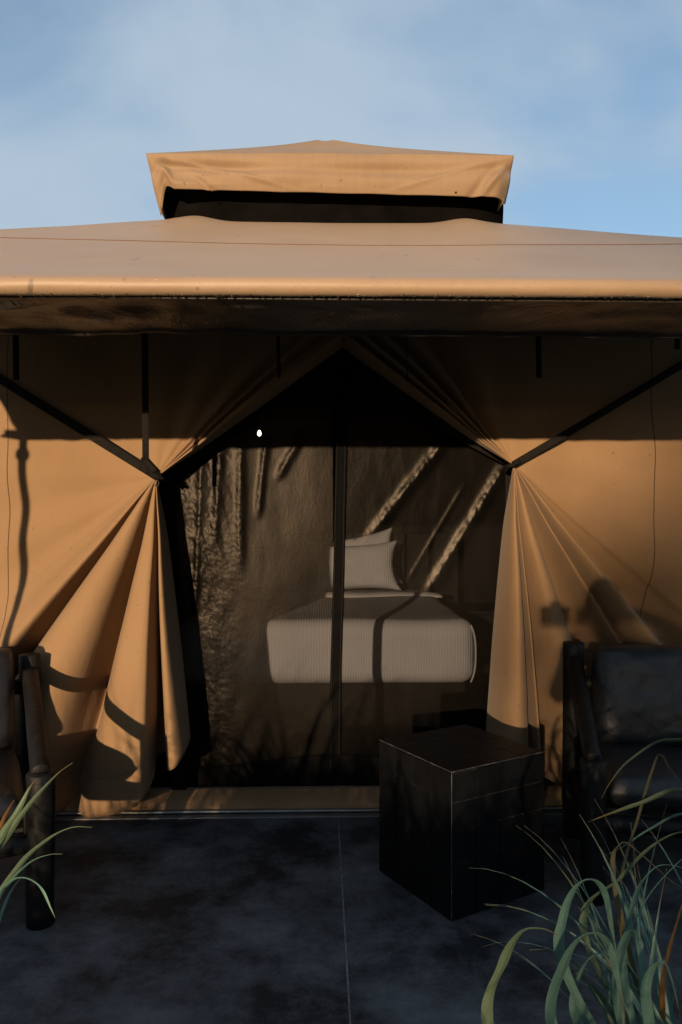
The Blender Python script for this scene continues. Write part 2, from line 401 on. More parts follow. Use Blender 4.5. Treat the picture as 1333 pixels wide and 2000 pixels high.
grid('roof', roof_pt, 130, 120, M['roof'], tent, 0.003)

tube('roof_seam', [Vector((lerp(roof_half(3.4, -1), roof_half(3.4, 1), i / 60), 3.49, roof_z(lerp(roof_half(3.4, -1), roof_half(3.4, 1), i / 60), 3.49) + 0.0015)) for i in range(61)],
     0.0032, plain('seam thread', (0.10, 0.055, 0.028), (0.14, 0.08, 0.04), 20, 0.9, 0.1), tent, 8)
def under_pt(u, v):                         # cloth drawn back under the pole, nearly level and rippled
    x = lerp(TX0 + 0.26, TX1 - 0.26, u)
    y = lerp(EY + 0.012, 2.245 + 0.02 * nz(x * 1.7, 9.1), v)
    z = lerp(EZ - 0.0215, 1.925, v)
    w = smooth(0, 0.35, v) * (1 - 0.25 * v)
    left = 0.45 + 0.75 * (1 - smooth(-0.75, -0.1, x))
    z += 1.5 * w * left * (0.012 * nz(x * 5.5, v * 2.2, 1.0) + 0.006 * nz(x * 12, v * 3, 4.0)) - 0.004
    if v > 0.93: z -= 0.010 * (v - 0.93) / 0.07
    return Vector((x, y, z))
grid('awning_underside', under_pt, 240, 40, M['wet_shaded'], tent, 0.003)

grid('roof_shade_sheet', lambda u, v: Vector((lerp(TX0 + 0.28, TX1 - 0.28, u), lerp(2.20, 3.50, v), roof_z(lerp(TX0 + 0.28, TX1 - 0.28, u), lerp(2.20, 3.50, v)) - 0.035)), 20, 20, M['shade_sheet'], tent, 0.003)  # unseen dark sheet added to cut bounce under the awning
# beads of water under the roll
V, F = [], []
rng = random.Random(3)
def bead(c, r, V, F):
    b0 = len(V)
    for i in range(5):
        ph = PI * i / 4
        for k in range(6):
            V.append((c[0] + r * math.sin(ph) * math.cos(k * PI / 3), c[1] + r * math.sin(ph) * math.sin(k * PI / 3), c[2] + 1.2 * r * math.cos(ph)))
    for i in range(4):
        for k in range(6):
            F.append((b0 + i * 6 + k, b0 + i * 6 + (k + 1) % 6, b0 + (i + 1) * 6 + (k + 1) % 6, b0 + (i + 1) * 6 + k))
x = -1.0
while x < 1.25:
    a = -1.25 + rng.uniform(-0.25, 0.15)
    bead((x, EY - 0.0245 * math.cos(a), EZ + 0.0035 * math.sin((x + 0.4) * 1.2) + 0.0245 * math.sin(a)), rng.uniform(0.0018, 0.004), V, F)
    x += rng.uniform(0.006, 0.03)
for i in range(520):
    x = rng.uniform(-1.0, 0.9) if rng.random() < .7 else rng.uniform(-1.0, -0.3)
    a = rng.uniform(-0.7, 0.6)
    bead((x, EY - 0.0228 * math.cos(a), EZ + 0.0035 * math.sin((x + 0.4) * 1.2) + 0.0228 * math.sin(a)), rng.uniform(0.0007, 0.0016), V, F)
for cx, w in ((-0.73, .03), (-0.6, .035), (-0.52, .03), (-0.42, .03), (-0.3, .04), (0.02, .04), (0.1, .05), (0.2, .05)):
    for i in range(60):
        u = (min(1.2, max(-1.2, rng.gauss(cx, w))) - (TX0 + .26)) / (TX1 - TX0 - .52); v = rng.uniform(0.35, 0.85)
        q = under_pt(u, v); bead((q.x, q.y, q.z - 0.002), rng.uniform(0.0007, 0.0015), V, F)
dr = mesh_obj('water_drops', V, F, M['drop'], tent); dr['kind'] = 'stuff'

# awning frame: front pole and the two corner posts
tube('awning_pole', [(TX0 + 0.2, EY, EZ), (TX1 - 0.2, EY, EZ)], 0.0185, M['pole'], tent)
for px_ in (at(48, 900, WY).x - SUN_TX * (WY - 2.03), 2.06):
    tube('post', [(px_, 2.03, 0.0), (px_, 2.03, 0.9), (px_, 2.03, 1.935)], 0.019, M['pole'], tent)
    tube('post_collar', [(px_, 2.03, 1.84), (px_, 2.03, 1.855), (px_, 2.03, 1.875), (px_, 2.03, 1.89)], [0.024, 0.031, 0.031, 0.024], M['pole'], tent)
    tube('post_foot', [(px_, 2.03, 0.0), (px_, 2.03, 0.012)], 0.06, M['pole'], tent)

# roof sides and back
def side_roof(s):
    e = TX0 + 0.25 if s < 0 else TX1 - 0.25; c = CXL if s < 0 else CXR; ev = TX0 - 0.12 if s < 0 else TX1 + 0.12
    def f(u, v):
        a = Vector((lerp(e, c, min(1, 0)), 3.49, 0))
        # u along depth from front hip to back hip, v from eave up
        yb = lerp(3.49, 7.35, u)
        low = Vector((ev, yb, 2.12))
        yt = min(max(yb, CYF), 6.45)
        k = 1.0
        top = Vector((c, yt, CZ - 0.12))
        p = low.lerp(top, v)
        if u == 0:
            hip = [Vector((ev, 3.49, 2.18)), Vector((e, 3.49, roof_z(e, 3.49) - 0.004)), Vector((c, CYF, roof_z(c, CYF) - 0.004))]
            p = hip[0].lerp(hip[1], v / 0.35) if v < 0.35 else hip[1].lerp(hip[2], (v - 0.35) / 0.65)
        return p
    return grid('roof_side', f, 14, 21, M['roof'], tent, 0.003)
side_roof(-1); side_roof(1)
def back_roof(u, v):
    lo = Vector((lerp(TX0 - 0.12, TX1 + 0.12, u), 7.35, 2.18)); hi = Vector((lerp(CXL, CXR, u), 6.45, CZ))
    return lo.lerp(hi, v)
grid('roof_back', back_roof, 12, 8, M['roof'], tent, 0.003)

# vent: dark cloth walls under the raised cap
VZ0 = 2.95
vent = grid('vent_wall', lambda u, v: Vector((lerp(at(322, 400, 4.47).x, at(988, 400, 4.47).x, u) + (0.016 * (v - 0.5) if u > .98 else 0),
            4.47 + 0.03 * (abs(2 * u - 1) ** 8) * 3 + 0.012 * nz(u * 9, v * 2) - 0.03 * math.sin(PI * v), lerp(VZ0, 3.36, v))), 60, 14, M['vent'], tent, 0.003)
for s in (-1, 1):
    xs = at(326, 400, 4.47).x if s < 0 else at(984, 400, 4.47).x
    grid('vent_wall', lambda u, v: Vector((xs + 0.01 * nz(u * 6, v), lerp(4.55, 6.4, u), lerp(VZ0, 3.36, v))), 12, 6, M['vent'], tent, 0.003)
grid('vent_wall', lambda u, v: Vector((lerp(CXL, CXR, u), 6.42, lerp(VZ0, 3.36, v))), 12, 6, M['vent'], tent, 0.003)

# raised cap: concave pyramid plus hanging valances
CAPY = 4.30
cl0, cr0 = at(286, 300, CAPY), at(1004, 304, CAPY)
peak = Vector((at(635, 270, 5.42).x, 5.42, at(635, 270, 5.42).z))
def cap_pt(u, v):
    # u round the four sides, v from rim (0) to peak (1)
    s = u * 4; k = int(min(3, s)); t = s - k
    zr = (cl0.z + cr0.z) / 2
    c = [Vector((cl0.x, CAPY, cl0.z)), Vector((cr0.x, CAPY, cr0.z)), Vector((cr0.x, 6.54, cr0.z)), Vector((cl0.x, 6.54, cl0.z))]
    rim = c[k].lerp(c[(k + 1) % 4], t)
    if k == 0: rim.z += 0.016 * math.sin(PI * t) + 0.004 * nz(t * 9, 2); rim.y += 0.02 * math.sin(PI * t)
    p = rim.lerp(peak, v)
    hip = abs(2 * t - 1) ** 3
    dz = peak.z - rim.z
    p.z = rim.z + dz * (lerp(0.84, 0.93, hip) * v + (1 - lerp(0.84, 0.93, hip)) * v ** 4)
    if v > 0.93: p.z -= 0.03 * ((v - 0.93) / 0.07) ** 2
    return p
grid('cap_roof', cap_pt, 97, 40, M['cap'], tent, 0.003)
def cap_front(u, v):
    top = cap_pt(u / 4 * 0.9999, 0.0); top.y -= 0.003
    pxl, pxr = 313, 990
    yb = lerp(373, 389, u) - 2
    fl = max(0, 1 - u / 0.075)
    b_ = at(lerp(345, 990, u), yb, CAPY + 0.03)
    if u < 0.075:                            # the left corner hangs on down and tucks in
        k = 1 - u / 0.075
        b_ = at(lerp(345, 312, k ** 0.7), lerp(372, 416, smooth(0.42, 1, k)) - 7 * math.sin(PI * min(1, k * 1.5)), CAPY + 0.03 + 0.05 * k)
    if u > 0.97:
        k = (u - 0.97) / 0.03; b_.x += 0.012 * k; b_.y += 0.05 * k
    p = top.lerp(b_, v)
    sw = math.sin(PI * min(1, v * 1.15))
    p.y -= 0.035 * math.sin(PI * v * 0.9) + 0.035 * sw * nz(u * 4.5, v * 1.5, 7) + 0.006 * v * nz(u * 11, v, 2)
    # creases running in from the two upper corners
    for cu, sg in ((0.0, 1), (1.0, -1)):
        dd = (u - cu) * sg * 2.05; ln = dd - 0.16 * v
        p.y -= 0.022 * math.exp(-(ln / 0.022) ** 2) * smooth(0.05, 0.5, v) * (1 - 0.75 * smooth(0.7, 1, v)) - 0.014 * math.exp(-((ln - 0.06) / 0.03) ** 2) * smooth(0.1, 0.6, v)
        ln2 = dd - 0.75 * v; p.y -= 0.010 * math.exp(-(ln2 / 0.05) ** 2) * math.sin(PI * min(1, v))
    p.y += 0.042 * math.exp(-((v - 0.45 + 0.5 * (u - 0.5) ** 2) / 0.16) ** 2) * (0.7 + 0.5 * nz(u * 3, 5))
    if u > 0.955: p.y += 0.05 * v * ((u - 0.955) / 0.045) ** 2
    if u < 0.04: p.y += 0.05 * v * ((0.04 - u) / 0.04) ** 2
    return p
grid('cap_valance', cap_front, 180, 40, M['cap'], tent, 0.003)
for s, xx in ((-1, cl0), (1, cr0)):
    def cs(u, v, s=s, xx=xx):
        top = Vector((xx.x, lerp(CAPY + 0.05, 6.5, u), xx.z))
        bot = top + Vector((-s * (0.07 if s < 0 else 0.045), 0.02, -0.30 if s < 0 else -0.235))
        p = top.lerp(bot, v); p.x += s * 0.008 * nz(u * 6, v * 2, s); return p
    grid('cap_valance', cs, 30, 12, M['cap'], tent, 0.003)
for ppx, ppy in ((409, 370), (892, 373)):  # eyelets
    e = at(ppx, ppy, CAPY - 0.012)
    tube('eyelet', [e + Vector((0, 0.018, 0)), e + Vector((0, 0.03, 0))], 0.005, M['black_cloth'], tent, 10)

# ---- front flaps: canvas sheets fanned out from the tie points
def fan(name, tie_px, keys, mat, nr=70, per=9, deep=1.55):
    """keys: (px, py, depth offset at the rim, depth offset half way)"""
    T = at(*tie_px, WY - 0.055)
    rim = catmull(keys, per)
    V, F, UVs = [], [], []
    n = len(rim)
    for i, (px, py, yo, ym) in enumerate(rim):
        B = at(px, py, WY)
        th = i / n
        for j in range(nr):
            r = (j / (nr - 1)) ** 1.15
            p = Vector((lerp(T.x, B.x, r), 0, lerp(T.z, B.z, r)))
            down = smooth(0.0, 0.25, r)
            y = lerp(T.y, WY, smooth(0, 0.22, r)) + (deep * yo * (r ** 0.72) + 1.3 * ym * math.sin(PI * r)) * (1 if py > 1400 else 0.8)
            y += 0.004 * nz(p.x * 5, p.z * 5, 1.5) * down
            # gathered width at the tie
            p.x += 0.020 * math.sin(i * 2.399) * 0.0 + (B.x - T.x) * 0.0
            p.z = min(p.z, roof_z(p.x, y) - 0.03)
            V.append(Vector((p.x, y, p.z))); UVs.append((1.0 if py > 1380 else 0.0, r))
    for i in range(n - 1):
        for j in range(nr - 1):
            a = i * nr + j
            F.append((a, a + 1, a + nr + 1, a + nr))
    o = mesh_obj(name, V, F, mat, tent, True, 0.003)
    ul = o.data.uv_layers.new(name='UVMap')
    for l in o.data.loops: ul.data[l.index].uv = UVs[l.vertex_index]
    return o

TIE_L, TIE_R = (306, 932), (1003, 908)
left_keys = [
    (676, 668, 0.05, 0.02), (671, 656, -0.02, -0.045), (664, 640, -0.01, -0.055), (652, 632, 0.0, -0.02), (640, 622, -0.01, -0.045), (622, 612, 0.0, -0.012),
    (600, 596, -0.01, -0.035), (570, 560, 0.0, -0.004), (520, 500, 0.0, -0.015), (440, 455, 0, 0.01), (300, 455, 0, -0.01), (100, 455, 0, 0.0), (-120, 460, 0, 0.0), (-262, 480, 0, 0),
    (-262, 700, 0, 0.0), (-262, 900, 0, -0.012), (-262, 1060, 0, 0.012), (-262, 1200, 0, -0.008), (-262, 1330, 0.0, 0.0), (-262, 1450, -0.02, -0.02), (-262, 1540, -0.05, -0.045),
    (-240, 1590, -0.06, -0.05), (-205, 1592, 0.00, 0.0), (-182, 1592, 0.07, 0.055), (-160, 1592, 0.03, 0.03), (-140, 1592, -0.07, -0.035), (-90, 1592, -0.12, -0.05), (0, 1592, -0.14, -0.045),
    (70, 1590, -0.10, -0.03), (115, 1586, -0.01, 0.02), (140, 1584, 0.04, 0.045), (160, 1580, -0.02, -0.02), (190, 1573, -0.09, -0.045), (245, 1560, -0.12, -0.05), (287, 1542, -0.13, -0.045),
    (302, 1524, -0.11, -0.035), (306, 1508, -0.03, 0.0), (298, 1492, 0.06, 0.05), (312, 1486, 0.085, 0.06), (326, 1486, 0.05, 0.04), (331, 1486, -0.03, -0.01), (342, 1485, -0.09, -0.05), (358, 1474, -0.10, -0.055), (368, 1458, -0.07, -0.035),
    (371, 1446, 0.0, 0.0), (366, 1440, 0.05, 0.03)]
fan('front_flap', TIE_L, left_keys, M['flap_l'])
right_keys = [
    (668, 668, 0.05, 0.02), (674, 656, -0.01, -0.04), (682, 646, 0.01, 0.0), (690, 640, -0.01, -0.05), (702, 628, 0.01, 0.0), (716, 620, -0.005, -0.055), (732, 606, 0.01, 0.005), (752, 588, 0.0, -0.05),
    (776, 560, 0.01, 0.02), (830, 500, 0.0, -0.01), (920, 455, 0, 0.0), (1100, 455, 0, -0.006), (1300, 455, 0, 0.0), (1480, 460, 0, 0.0), (1580, 480, 0, 0),
    (1580, 700, 0, 0), (1580, 900, 0, -0.01), (1580, 1080, 0, 0.006), (1580, 1230, 0.0, 0.0), (1580, 1350, 0.01, 0.012), (1580, 1450, 0.03, 0.035), (1560, 1520, 0.055, 0.055),
    (1520, 1524, 0.03, 0.03), (1490, 1524, -0.05, -0.03), (1455, 1522, -0.12, -0.055), (1410, 1522, -0.10, -0.045), (1372, 1522, -0.03, -0.01), (1345, 1522, -0.06, -0.03), (1290, 1522, 0.02, 0.02), (1240, 1522, 0.06, 0.045), (1215, 1520, 0.03, 0.02), (1195, 1520, -0.04, -0.02), (1165, 1519, -0.09, -0.04),
    (1120, 1518, -0.10, -0.045), (1085, 1516, -0.07, -0.03), (1062, 1514, -0.01, 0.0), (1052, 1512, 0.06, 0.045), (1046, 1512, 0.03, 0.02), (1042, 1512, -0.07, -0.035), (1034, 1512, -0.08, -0.04), (1028, 1512, -0.02, -0.01),
    (1025, 1510, 0.05, 0.04), (1021, 1510, 0.03, 0.02), (1018, 1510, -0.06, -0.03), (1004, 1510, -0.10, -0.045), (980, 1508, -0.11, -0.05), (958, 1504, -0.08, -0.035), (950, 1498, 0.0, 0.0), (956, 1492, 0.05, 0.03)]
fan('front_flap', TIE_R, right_keys, M['flap_r'], deep=2.15)

# stitched hem on the visible flap edges is in the cloth; ties and straps are webbing
def strap(name, pts, w, mat=None, th=0.12, parent=None):
    return tube(name, pts, w / 2, mat or M['web'], parent or tent, 12, flat=(1, th))
def line3(a, b, n=8, sag=0.0):
    return [a.lerp(b, i / n) + Vector((0, 0, -sag * math.sin(PI * i / n))) for i in range(n + 1)]
tl, tr_ = at(306, 930, WY - 0.09), at(1006, 906, WY - 0.09)
strap('tie_strap', line3(at(-180, 625, WY - 0.04), at(312, 933, WY - 0.085), 10, 0.004), 0.040)
strap('tie_strap', line3(at(1500, 610, WY - 0.04), at(1003, 908, WY - 0.085), 10, 0.004), 0.034)
for c, d in ((tl, -1), (tr_, 1)):            # loop round the gathered cloth
    pts = []
    for i in range(17):
        a = 2 * PI * i / 16
        pts.append(c + Vector((0.030 * math.cos(a), 0.035 + 0.045 * math.sin(a), 0.012 * math.cos(a) * d)))
    tube('tie_loop', pts, 0.010, M['web'], tent, 8, caps=False)
lt = at(299, 915, WY - 0.10)
strap('strap_tail', line3(at(278, 893, WY - 0.075), at(304, 921, WY - 0.09), 4), 0.022)
tube('tie_ring', [at(306, 944, WY - 0.09) + Vector((0.011 * math.cos(a), 0, 0.014 * math.sin(a))) for a in [i * PI / 6 for i in range(13)]], 0.0016, M['pole'], tent, 6, caps=False)
# straps hanging from the frame behind the awning edge
for px_, pt, pb, Y, w in ((283, 560, 900, 3.12, 0.027), (30, 560, 742, 3.12, 0.025), (543, 560, 738, 3.12, 0.014), (1051, 560, 738, 3.12, 0.022), (1321, 560, 682, 3.12, 0.022)):
    a, b_ = at(px_ - 1, pt, Y), at(px_ + 2, pb, Y)
    a.z = roof_z(a.x, Y) - 0.01
    strap('hanging_strap', [a.lerp(b_, i / 10) + Vector((0.003 * nz(i * .3, px_), 0.004 * nz(i * .35, px_ + 5), 0)) for i in range(11)], w)
a = at(793, 600, 3.12); a.z = roof_z(a.x, 3.12) - 0.01
tube('hanging_cord', [a.lerp(at(795, 745, 3.12), i / 12) + Vector((0.006 * nz(i * .4, 2), 0, 0)) for i in range(13)], 0.0022, M['web'], tent, 6)

# black door binding behind the flaps' inner edges
MYD = 3.76
strap('door_binding', [at(690, 640, 3.70), at(560, 742, 3.70), at(420, 858, 3.70), at(322, 935, 3.70)], 0.07)
strap('door_binding', [at(650, 640, 3.70), at(790, 772, 3.70), at(900, 848, 3.70), at(1000, 902, 3.70)], 0.06)
strap('door_binding', [at(322, 920, 3.71), at(324, 1100, 3.71), at(340, 1350, 3.71), at(352, 1575, 3.71)], 0.075)
strap('door_binding', [at(1000, 900, 3.71), at(1000, 1150, 3.71), at(990, 1400, 3.71), at(985, 1575, 3.71)], 0.06)

# insect-screen door in two leaves with a zip strip in the middle
def ridge(x, z, a, b, w, h):
    ax, az = a.x, a.z; bx, bz = b.x, b.z
    L = math.hypot(bx - ax, bz - az); tx, tz = (bx - ax) / L, (bz - az) / L
    t = ((x - ax) * tx + (z - az) * tz) / L; d = (x - ax) * tz - (z - az) * tx
    if t < -0.15 or t > 1.15: return 0
    return h * math.exp(-(d / w) ** 2) * smooth(-0.15, 0.1, t) * (1 - smooth(0.85, 1.15, t))
RA = [(at(878, 850, MYD), at(725, 1045, MYD), 0.026, -0.0085), (at(990, 905, MYD), at(842, 1150, MYD), 0.028, -0.010),
      (at(590, 850, MYD), at(545, 930, MYD), 0.02, -0.007), (at(470, 860, MYD), at(470, 1100, MYD), 0.022, -0.006), (at(900, 960, MYD), at(800, 1130, MYD), 0.010, -0.0025),
      (at(520, 860, MYD), at(505, 1000, MYD), 0.018, -0.006), (at(430, 880, MYD), at(420, 1060, MYD), 0.02, -0.006), (at(395, 890, MYD), at(380, 1200, MYD), 0.015, -0.005)]
ZX = at(657, 1200, MYD).x
def screen_pt(x0, x1, side):
    def f(u, v):
        x = lerp(x0, x1, u); z = lerp(0.075, 2.35, v)
        y = MYD
        for a, b_, w, h in RA: y += ridge(x, z, a, b_, w, h) * (1 + 0.35 * nz(x * 18, z * 9, 3) + 0.30 * nz(x * 70 + z * 40, z * 60, 6))
        edge = math.sin(PI * u) ** 0.5
        y += 0.010 * edge * nz(x * 2.4, z * 1.3, side)
        if side < 0:
            k = 1 - smooth(-0.60, -0.30, x + 0.06 * nz(z * 3, 7))
            y += 0.8 * k * (0.0055 * nz(x * 15, z * 4.5, 2) + 0.003 * nz(x * 34 + z * 9, z * 17, 5) + 0.0016 * nz(x * 70 + z * 30, z * 55, 9) + 0.0008 * nz(x * 150 - z * 60, z * 90, 4)) * edge
        y += 0.0012 * edge * nz(x * 14, z * 6, 8)
        return Vector((x, y, z))
    return f
def bottom_sag(o): pass
door = bpy.data.objects.new('screen_door', None); link(door, tent)
grid('screen_panel', screen_pt(-1.02, ZX - 0.015, -1), 230, 420, M['screen_crumpled'], door)
grid('screen_panel', screen_pt(ZX + 0.015, 1.10, 1), 150, 220, M['screen'], door)
zt, zb = at(668, 840, MYD - 0.012), at(652, 1558, MYD - 0.012)
top_ = zb.lerp(zt, 1.5)
strap('zip_strip', [zb.lerp(top_, i / 12) + Vector((0.004 * nz(i * .5, 1), 0, 0)) for i in range(13)], 0.056, M['black_cloth'], 0.10, door)
for dx in (-0.021, 0.019):
    tube('zip_edge', [zb.lerp(top_, i / 12) + Vector((dx + 0.004 * nz(i * .5, 1), -0.006, 0)) for i in range(13)], 0.0030, M['web'], door, 8)
# dark solid hem at the foot of the door
def hem_pt(u, v):
    x = lerp(-1.02, 1.10, u); sag = 0.028 * math.exp(-((x - 0.12) / 0.22) ** 2)
    z = lerp(0.083 - sag, 0.20 - 0.03 * math.sin(u * 9), v)
    return Vector((x, MYD - 0.018 - 0.008 * nz(x * 4, v), z))
grid('screen_hem', hem_pt, 90, 8, M['black_cloth'], door, 0.003)
for px_, py_ in ((630, 1566), (652, 1562), (681, 1568)):
    c = at(px_, py_, MYD - 0.06)
    tube('zip_pull', [c + Vector((0.006 * math.cos(a), 0, 0.010 * math.sin(a))) for a in [i * PI / 6 for i in range(13)]], 0.0022, M['black_cloth'], door, 6, caps=False)
c = at(651, 1552, MYD - 0.05)
tube('zip_slider', [c + Vector((0, 0, 0.014)), c, c - Vector((0, 0, 0.012))], [0.004, 0.005, 0.003], M['hook'], door, 8)

# door sill: a padded canvas skirt and a thin metal rail
def sill_pt(u, v):
    x = lerp(-1.9, 2.0, u); a = lerp(0.0, 1.0, v)
    return Vector((x, 3.615 + 0.11 * a ** 2 + 0.003 * nz(x * 5, v), 0.012 + 0.072 * a ** 0.8 + 0.002 * nz(x * 7, 3)))
grid('sill', sill_pt, 120, 10, M['sill'], tent, 0.004)
tube('sill_rail', [(lerp(-1.9, 2.0, i / 40), 3.600, 0.0155 + 0.0015 * nz(i * .4, 6)) for i in range(41)], 0.0075, M['rail'], tent, 10)
box('sill_plate', (-1.9, 3.555, 0.0), (2.0, 3.592, 0.006), M['rail'], tent, 0.001)

# tent body: side and back walls, dark sheets added to keep the inside black, and a raised floor
for xs in (TX0, TX1):
    grid('side_wall', lambda u, v: Vector((xs + 0.01 * nz(u * 5, v * 3, xs), lerp(3.62, 7.2, u), lerp(0.0, 2.3, v))), 20, 12, M['roof'], tent, 0.003)
    s = 1 if xs < 0 else -1
    grid('shade_sheet', lambda u, v: Vector((xs + s * 0.05, lerp(3.8, 7.15, u), lerp(0.02, 2.25, v))), 4, 4, M['shade_sheet'], tent, 0.003)
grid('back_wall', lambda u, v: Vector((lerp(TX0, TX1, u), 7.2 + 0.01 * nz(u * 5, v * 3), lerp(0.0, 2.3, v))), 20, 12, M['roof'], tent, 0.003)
grid('shade_sheet', lambda u, v: Vector((lerp(TX0 + 0.05, TX1 - 0.05, u), 7.14, lerp(0.02, 2.25, v))), 4, 4, M['shade_sheet'], tent, 0.003)
grid('ceiling_shade_sheet', lambda u, v: Vector((lerp(TX0 + 0.05, TX1 - 0.05, u), lerp(3.85, 7.14, v), 2.24 + 0.3 * math.sin(PI * u) * math.sin(PI * v))), 12, 12, M['shade_sheet'], tent, 0.003)
box('tent_floor', (TX0 + 0.03, 3.74, 0.0), (TX1 - 0.03, 7.18, 0.03), M['in_floor'], tent, 0.002)

# ------------------------------------------------------------------ bed
BX0, BX1, BY0, BY1, BZ0, BZ1 = -0.862, 0.940, 4.64, 6.62, 0.358, 0.746
bed = thing('double_bed', (0.04, 5.6, 0.03), 'double bed with a pale ribbed mattress cover on a dark base', 'bed')
def mattress():
    bm = bmesh.new(); bmesh.ops.create_cube(bm, size=1)
    for v in bm.verts:
        v.co = Vector((lerp(BX0, BX1, v.co.x + .5), lerp(BY0, BY1, v.co.y + .5), lerp(BZ0, BZ1, v.co.z + .5)))
    bmesh.ops.bevel(bm, geom=[e for e in bm.edges], offset=0.085, segments=7, profile=0.5, affect='EDGES')
    bmesh.ops.subdivide_edges(bm, edges=[e for e in bm.edges if e.calc_length() > 0.2], cuts=24, use_grid_fill=True)
    for v in bm.verts:
        c = v.co
        c.z += 0.010 * nz(c.x * 2.2, c.y * 2.2, 3) * (1 if c.z > BZ1 - 0.1 else 0)
        c.y += 0.012 * nz(c.x * 2.5, c.z * 4, 6) * (1 if c.y < BY0 + 0.1 else 0)
        if c.z < BZ0 + 0.12: c.y += 0.012 * (1 - (c.z - BZ0) / 0.12)
        if c.x > BX1 - 0.02: c.x += 0.01 * nz(c.y * 5, c.z * 6)
    me = bpy.data.meshes.new('mattress'); bm.to_mesh(me); bm.free()
    me.polygons.foreach_set('use_smooth', [True] * len(me.polygons)); me.materials.append(M['cotton'])
    return link(bpy.data.objects.new('mattress', me), bed)
mat_o = mattress()
tube('corner_seam', [(BX1 + 0.002 - 0.03 * (abs(i - 5) / 5) ** 3, BY0 + 0.035 + 0.01 * nz(i, 3), lerp(BZ0 + 0.012, BZ1 - 0.03, i / 10)) for i in range(11)], 0.006, M['cotton2'], mat_o, 8)
box('bed_base', (BX0 + 0.05, BY0 + 0.09, 0.031), (BX1 - 0.05, BY1, BZ0 + 0.004), M['wood_in'], bed, 0.006)
for i in range(5):
    w = (2.3) / 5
    box('headboard_panel', (-1.1 + i * w + 0.006, 6.66, 0.031), (-1.1 + (i + 1) * w - 0.006, 6.71, 1.22), M['wood_in'], bed, 0.01)
def cuff(u, v):
    x = lerp(BX0 - 0.005, BX1 + 0.005, u); a = PI * lerp(-0.05, 1.05, v)
    e = max(abs(2 * u - 1) - 0.9, 0) * 10
    return Vector((x, 6.05 - 0.075 * math.cos(a) + 0.01 * nz(x * 3, 2), BZ1 - 0.006 + (0.034 - 0.012 * e) * math.sin(a) + 0.006 * nz(x * 4, v)))
grid('folded_cuff', cuff, 60, 14, M['cotton2'], mat_o, 0.004)

def pillow(name, c, w, h, t, rx, rz, mat, label, seed, group=None, ry=0.0):
    n = 30; soft = 'pillow' in name
    V, F = [], []
    def surf(u, v, s):
        a, b_ = 2 * u - 1, 2 * v - 1
        pin = 1 - (0.17 if soft else 0.02) * (1 - abs(a) ** 2) * abs(b_) ** 3 
        piny = 1 - (0.15 if soft else 0.02) * (1 - abs(b_) ** 2) * abs(a) ** 3
        th = max(0.0, (1 - abs(a) ** 3.0) * (1 - abs(b_) ** 3.0)) ** 0.55
        wr = 0.10 * nz(a * 2.2 + seed, b_ * 2.2, s) + 0.05 * nz(a * 5 + seed, b_ * 5, s)
        if not soft:                        # box cushions have rounded corners and a fuller edge
            th = max(0.0, (1 - abs(a) ** 5) * (1 - abs(b_) ** 5)) ** 0.45
            k = 1 - 0.07 * (abs(a) * abs(b_)) ** 3; pin *= k; piny *= k
        return Vector((a * w / 2 * piny, s * (0.006 + t / 2 * th * (1 + wr)), b_ * h / 2 * pin))
    for s in (-1, 1):
        for i in range(n + 1):
            for j in range(n + 1): V.append(surf(i / n, j / n, s))
    N = (n + 1) ** 2
    for i in range(n):
        for j in range(n):
            q = (i * (n + 1) + j, (i + 1) * (n + 1) + j, (i + 1) * (n + 1) + j + 1, i * (n + 1) + j + 1)
            F.append(q); F.append(tuple(N + k for k in q[::-1]))
    per = [i * (n + 1) for i in range(n + 1)] + [n * (n + 1) + j for j in range(1, n + 1)] + [i * (n + 1) + n for i in range(n - 1, -1, -1)] + [j for j in range(n - 1, 0, -1)]
    for k in range(len(per)):
        a, b_ = per[k], per[(k + 1) % len(per)]
        F.append((b_, a, N + a, N + b_))
    o = mesh_obj(name, V, F, mat)
    o.location = c; o.rotation_euler = (R(rx), R(ry), R(rz))
    return tag(o, label, 'pillow' if 'pillow' in name else 'cushion', group)
pg = 'pillows at the head of the bed'
pillow('pillow', (0.285, 6.30, BZ1 + 0.205), 0.72, 0.42, 0.17, -18, -2, M['cotton'], 'sunlit ribbed pillow leaning in front on the lit side of bed', 1, pg, -3)
pillow('pillow', (0.285, 6.47, BZ1 + 0.235), 0.74, 0.48, 0.15, -12, 3, M['cotton2'], 'pillow behind the sunlit one, its pointed corner sticking up', 4, pg, -9)
pillow('pillow', (-0.50, 6.31, BZ1 + 0.205), 0.70, 0.40, 0.17, -18, 2, M['cotton'], 'shaded front pillow on the dark side of bed', 8, pg)
pillow('pillow', (-0.51, 6.47, BZ1 + 0.225), 0.72, 0.43, 0.15, -12, -2, M['cotton2'], 'shaded rear pillow against headboard on the dark side of bed', 12, pg)

# bedside cabinet and pendant bulb
ns = thing('bedside_cabinet', (1.42, 6.35, 0.03), 'dark wooden bedside cabinet next to the bed', 'cabinet')
box('carcass', (1.16, 6.1, 0.031), (1.70, 6.62, 0.62), M['wood_in'], ns, 0.006)
for z0, z1 in ((0.07, 0.32), (0.335, 0.59)):
    d = box('drawer', (1.18, 6.075, z0), (1.68, 6.0985, z1), M['wood_in'], ns, 0.005)
    tube('knob', [(1.43, 6.074, (z0 + z1) / 2), (1.43, 6.05, (z0 + z1) / 2)], [0.008, 0.014], M['hook'], d, 10)
lp = at(507, 846, 5.0)
lamp = thing('pendant_bulb', (lp.x, lp.y, 2.4), 'small glowing bare bulb hanging inside the tent', 'lamp')
mE, nt, b = new_mat('glowing glass'); b.inputs['Emission Color'].default_value = (1, 0.74, 0.45, 1); b.inputs['Emission Strength'].default_value = 14
V, F = [], []
